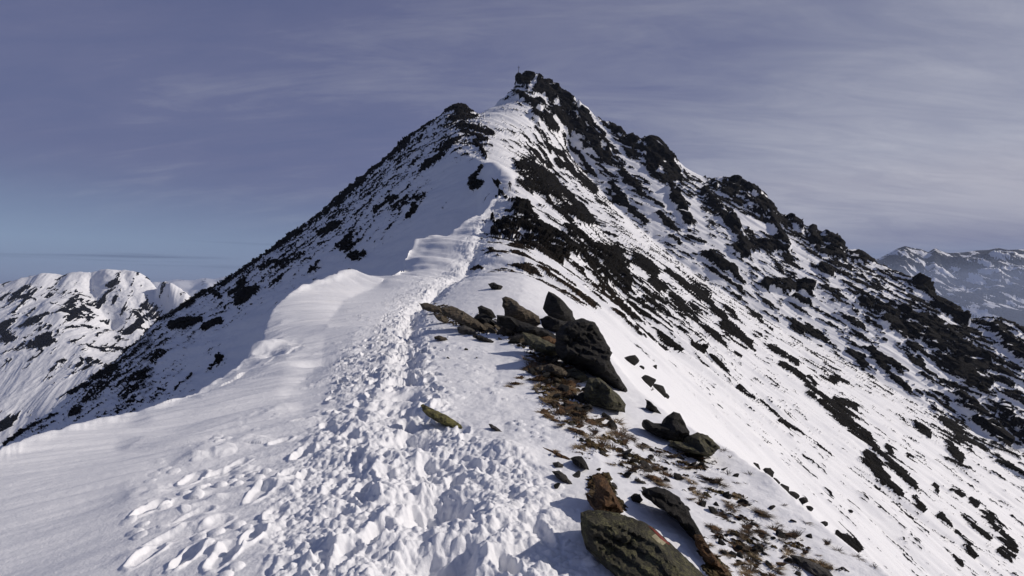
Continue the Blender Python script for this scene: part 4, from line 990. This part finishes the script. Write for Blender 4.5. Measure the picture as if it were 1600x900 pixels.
for u, v, w_, k_ in [(805, 600, 16, 3), (796, 605, 9, 0), (812, 592, 12, 3), (832, 594, 14, 3), (850, 572, 18, 3), (862, 588, 22, 3), (880, 578, 20, 4), (872, 612, 22, 3), (890, 604, 20, 4), (856, 628, 16, 0), (876, 620, 18, 3), (850, 646, 18, 3), (860, 652, 18, 3), (870, 658, 14, 3), (877, 665, 13, 0),
        (896, 674, 14, 4), (922, 662, 22, 3), (935, 657, 18, 4), (968, 680, 22, 2), (940, 698, 18, 0), (905, 702, 14, 0), (1048, 714, 22, 2), (1030, 706, 14, 4), (1077, 732, 14, 2), (1108, 750, 22, 2), (1122, 752, 14, 1), (1080, 754, 12, 1), (1162, 790, 14, 2), (1116, 826, 18, 4), (1188, 803, 20, 2), (1196, 808, 12, 1),
        (1212, 830, 14, 2), (1240, 838, 18, 2), (1150, 882, 18, 0), (1210, 888, 18, 1), (1180, 872, 12, 1), (990, 736, 18, 2), (975, 724, 12, 1), (1022, 748, 22, 4), (1032, 758, 18, 0), (956, 727, 12, 1), (1000, 702, 12, 5), (945, 712, 12, 1), (1060, 728, 12, 5), (1135, 742, 14, 5), (1095, 718, 16, 4), (1085, 715, 12, 2),
        (1150, 755, 10, 5), (1170, 742, 10, 5), (1130, 705, 10, 5), (1140, 715, 8, 5), (1005, 640, 8, 5), (1018, 610, 10, 5), (1080, 780, 12, 0), (1078, 765, 14, 3), (1260, 818, 12, 5), (1290, 850, 12, 2), (1225, 790, 10, 5), (1232, 870, 14, 1), (1172, 895, 14, 2), (930, 770, 14, 0), (946, 790, 16, 3), (955, 800, 16, 0), (965, 806, 14, 3), (938, 752, 12, 0),
        (1120, 870, 14, 0), (1132, 890, 14, 3), (1108, 852, 12, 0), (868, 706, 8, 0), (915, 640, 14, 2), (825, 575, 14, 3), (836, 560, 14, 4), (846, 548, 12, 3), (858, 562, 14, 3), (842, 602, 10, 5), (1340, 872, 12, 5), (1310, 862, 12, 5), (1365, 888, 10, 5), (1280, 878, 14, 5), (1200, 850, 10, 5), (1140, 800, 12, 5), (1050, 692, 10, 5)]:
    put_tuft(u, v, w_, k_)

rs2 = random.Random(12)
def in_poly(u, v, P):
    c = False
    for a_ in range(len(P)):
        (x1, y1), (x2, y2) = P[a_], P[(a_ + 1) % len(P)]
        if (y1 > v) != (y2 > v) and u < (x2 - x1) * (v - y1) / (y2 - y1) + x1: c = not c
    return c
def scatter(n, P, f):
    k_ = 0
    while k_ < n:
        u, v = rs2.uniform(min(p[0] for p in P), max(p[0] for p in P)), rs2.uniform(min(p[1] for p in P), max(p[1] for p in P))
        if in_poly(u, v, P): f(u, v); k_ += 1
ZA = [(818, 545), (850, 552), (905, 590), (925, 640), (900, 665), (868, 640), (838, 605)]
ZB = [(880, 650), (960, 650), (1010, 700), (1110, 735), (1240, 830), (1320, 900), (1150, 900), (1090, 790), (990, 745), (900, 690)]
scatter(34, ZA, lambda u, v: put_stone(u, v, rs2.uniform(7, 18), rs2.choice([0, 1, 2, 2, 5]), rs2.uniform(0, 6.28), SL, 'small stones on the right slope'))
scatter(56, ZA, lambda u, v: put_tuft(u, v, rs2.uniform(9, 20), rs2.choice([3, 3, 4, 0, 1])))
ZC = [(745, 495), (800, 515), (880, 560), (900, 570), (850, 560), (790, 530), (750, 510)]
scatter(24, ZC, lambda u, v: put_stone(u, v, rs2.uniform(10, 26), rs2.choice([1, 2, 2, 5]), rs2.uniform(0, 6.28), SL, 'small stones on the right slope'))
scatter(34, ZB, lambda u, v: put_stone(u, v, rs2.uniform(4, 11), rs2.choice([0, 1, 3, 4, 5]), rs2.uniform(0, 6.28), SL, 'small stones on the right slope'))
scatter(110, ZB, lambda u, v: put_tuft(u, v, rs2.uniform(6, 16), rs2.choice([0, 1, 2, 5, 4])))

# ------------------------------------------------------------------ the hiker on the ridge and the cross on the summit
def tube(bm, a_, b_, r1, r2, n=8):
    d = (b_ - a_).normalized(); s_ = d.orthogonal().normalized(); t_ = d.cross(s_)
    r = [[bm.verts.new(c_ + (s_ * math.cos(2 * math.pi * k_ / n) + t_ * math.sin(2 * math.pi * k_ / n)) * q_) for k_ in range(n)] for c_, q_ in ((a_, r1), (b_, r2))]
    for k_ in range(n): bm.faces.new((r[0][k_], r[0][(k_ + 1) % n], r[1][(k_ + 1) % n], r[1][k_]))
    bm.faces.new(r[0][::-1]); bm.faces.new(r[1])
def make_hiker():
    J = {'pelvis': (0, 0, .95), 'waist': (0, .02, 1.1), 'chest': (0, .07, 1.32), 'neck': (0, .1, 1.48), 'head': (0, .13, 1.58), 'crown': (0, .14, 1.69),
         'hipl': (-.1, 0, .9), 'kneel': (-.12, .22, .56), 'ankl': (-.12, .2, .09), 'toel': (-.13, .36, .04), 'hipr': (.1, 0, .9), 'kneer': (.12, .02, .5), 'ankr': (.12, -.22, .12), 'toer': (.13, -.08, .03),
         'shl': (-.2, .08, 1.4), 'ell': (-.3, .12, 1.13), 'wrl': (-.33, .36, 1.05), 'hal': (-.33, .44, 1.06), 'shr': (.2, .08, 1.4), 'elr': (.3, .06, 1.13), 'wrr': (.33, .28, 1.0), 'har': (.33, .36, 1.0)}
    E = [('pelvis', 'waist'), ('waist', 'chest'), ('chest', 'neck'), ('neck', 'head'), ('head', 'crown'), ('pelvis', 'hipl'), ('hipl', 'kneel'), ('kneel', 'ankl'), ('ankl', 'toel'), ('pelvis', 'hipr'), ('hipr', 'kneer'), ('kneer', 'ankr'), ('ankr', 'toer'),
         ('chest', 'shl'), ('shl', 'ell'), ('ell', 'wrl'), ('wrl', 'hal'), ('chest', 'shr'), ('shr', 'elr'), ('elr', 'wrr'), ('wrr', 'har')]
    rad = {'pelvis': .15, 'waist': .15, 'chest': .17, 'neck': .06, 'head': .1, 'crown': .07, 'hipl': .1, 'hipr': .1, 'kneel': .075, 'kneer': .075, 'ankl': .055, 'ankr': .055, 'toel': .045, 'toer': .045, 'shl': .08, 'shr': .08, 'ell': .055, 'elr': .055, 'wrl': .04, 'wrr': .04, 'hal': .04, 'har': .04}
    names = list(J); me = bpy.data.meshes.new('person')
    me.from_pydata([J[n_] for n_ in names], [(names.index(a_), names.index(b_)) for a_, b_ in E], [])
    tmp = bpy.data.objects.new('tmp', me); SC.collection.objects.link(tmp)
    md = tmp.modifiers.new('s', 'SKIN')
    for k_, n_ in enumerate(names):
        me.skin_vertices[0].data[k_].radius = (rad[n_], rad[n_]); me.skin_vertices[0].data[k_].use_root = n_ == 'pelvis'
    sd = tmp.modifiers.new('d', 'SUBSURF'); sd.levels = 1; sd.render_levels = 1
    dg = bpy.context.evaluated_depsgraph_get(); body = bpy.data.meshes.new_from_object(tmp.evaluated_get(dg))
    bpy.data.objects.remove(tmp)
    body.name = 'person'; body.materials.clear()
    for m_ in (plain('dark_jacket', (0.06, 0.022, 0.022)), plain('black_trousers', (0.012, 0.012, 0.015)), plain('skin', (0.4, 0.24, 0.17))): body.materials.append(m_)
    for p_ in body.polygons:
        c_ = p_.center; p_.use_smooth = True
        p_.material_index = 2 if (c_.z > 1.47 or (abs(c_.x) > .3 and c_.y > .34 and c_.z < 1.1)) else (1 if c_.z < 0.98 and abs(c_.x) < .26 else 0)
    o = link_mesh('person', body, None); o.location = hit(797, 299.5, 60); o.location.y -= 0.2
    o.rotation_euler = (0, 0, 0.1)
    tag(o, 'lone hiker in dark clothes with a backpack climbing the snow ridge', 'person')
    bm = bmesh.new(); bmesh.ops.create_cube(bm, size=1)
    for v_ in bm.verts: v_.co = Vector((v_.co.x * .3, v_.co.y * .2 - .16 - .02 * (v_.co.z > 0), v_.co.z * .5 + 1.25))
    bmesh.ops.bevel(bm, geom=bm.edges[:], offset=.06, segments=3, affect='EDGES')
    me = bpy.data.meshes.new('backpack'); bm.to_mesh(me); bm.free(); link_mesh('backpack', me, plain('pack_cloth', (0.02, 0.025, 0.04)), o)
    bm = bmesh.new(); bmesh.ops.create_uvsphere(bm, u_segments=14, v_segments=8, radius=.118)
    bmesh.ops.delete(bm, geom=[v_ for v_ in bm.verts if v_.co.z < -.01], context='VERTS')
    for v_ in bm.verts: v_.co += Vector((0, .13, 1.63))
    me = bpy.data.meshes.new('hat'); bm.to_mesh(me); bm.free(); link_mesh('hat', me, plain('hat_wool', (0.015, 0.015, 0.02)), o)
make_hiker()
def make_cross():
    root = bpy.data.objects.new('summit_cross', None); SC.collection.objects.link(root)
    g = hit(813, 119.5, 150); root.location = g - Vector((0, 0, .4)); root.rotation_euler = (0, 0.05, 0.3)
    tag(root, 'thin dark cross standing on the very summit of the peak', 'summit cross')
    m = plain('weathered_wood', (0.03, 0.025, 0.022))
    def beam(name, a_, b_, w_):
        bm = bmesh.new(); tube(bm, Vector(a_), Vector(b_), w_, w_ * .9, 6); me = bpy.data.meshes.new(name); bm.to_mesh(me); bm.free(); link_mesh(name, me, m, root)
    beam('upright', (0, 0, 0), (0, 0, 4.0), .11); beam('crossbar', (-.6, -.1, 3.1), (.6, -.1, 3.1), .075)
    beam('brace', (-.7, .1, 0), (0, .1, 1.4), .09)
make_cross()

# ------------------------------------------------------------------ air: the far ranges fade to blue
def make_haze():
    lo, hi = Vector((-22000, -4000, -406.5)), Vector((22000, 14000, 150))
    bm = bmesh.new(); bmesh.ops.create_cube(bm, size=1)
    for v_ in bm.verts: v_.co = Vector([(lo[k_] + hi[k_]) / 2 + v_.co[k_] * (hi[k_] - lo[k_]) for k_ in range(3)])
    me = bpy.data.meshes.new('haze'); bm.to_mesh(me); bm.free()
    m = bpy.data.materials.new('haze'); m.use_nodes = True; t = m.node_tree; t.nodes.clear()
    o_ = N(t, 'ShaderNodeOutputMaterial'); v = N(t, 'ShaderNodeVolumePrincipled')
    v.inputs['Color'].default_value = (0.58, 0.70, 1.0, 1); v.inputs['Density'].default_value = 1.0e-4; v.inputs['Anisotropy'].default_value = 0.1
    link(t, v.outputs[0], o_.inputs['Volume'])
    tag(link_mesh('haze', me, m), kind='stuff')
make_haze()
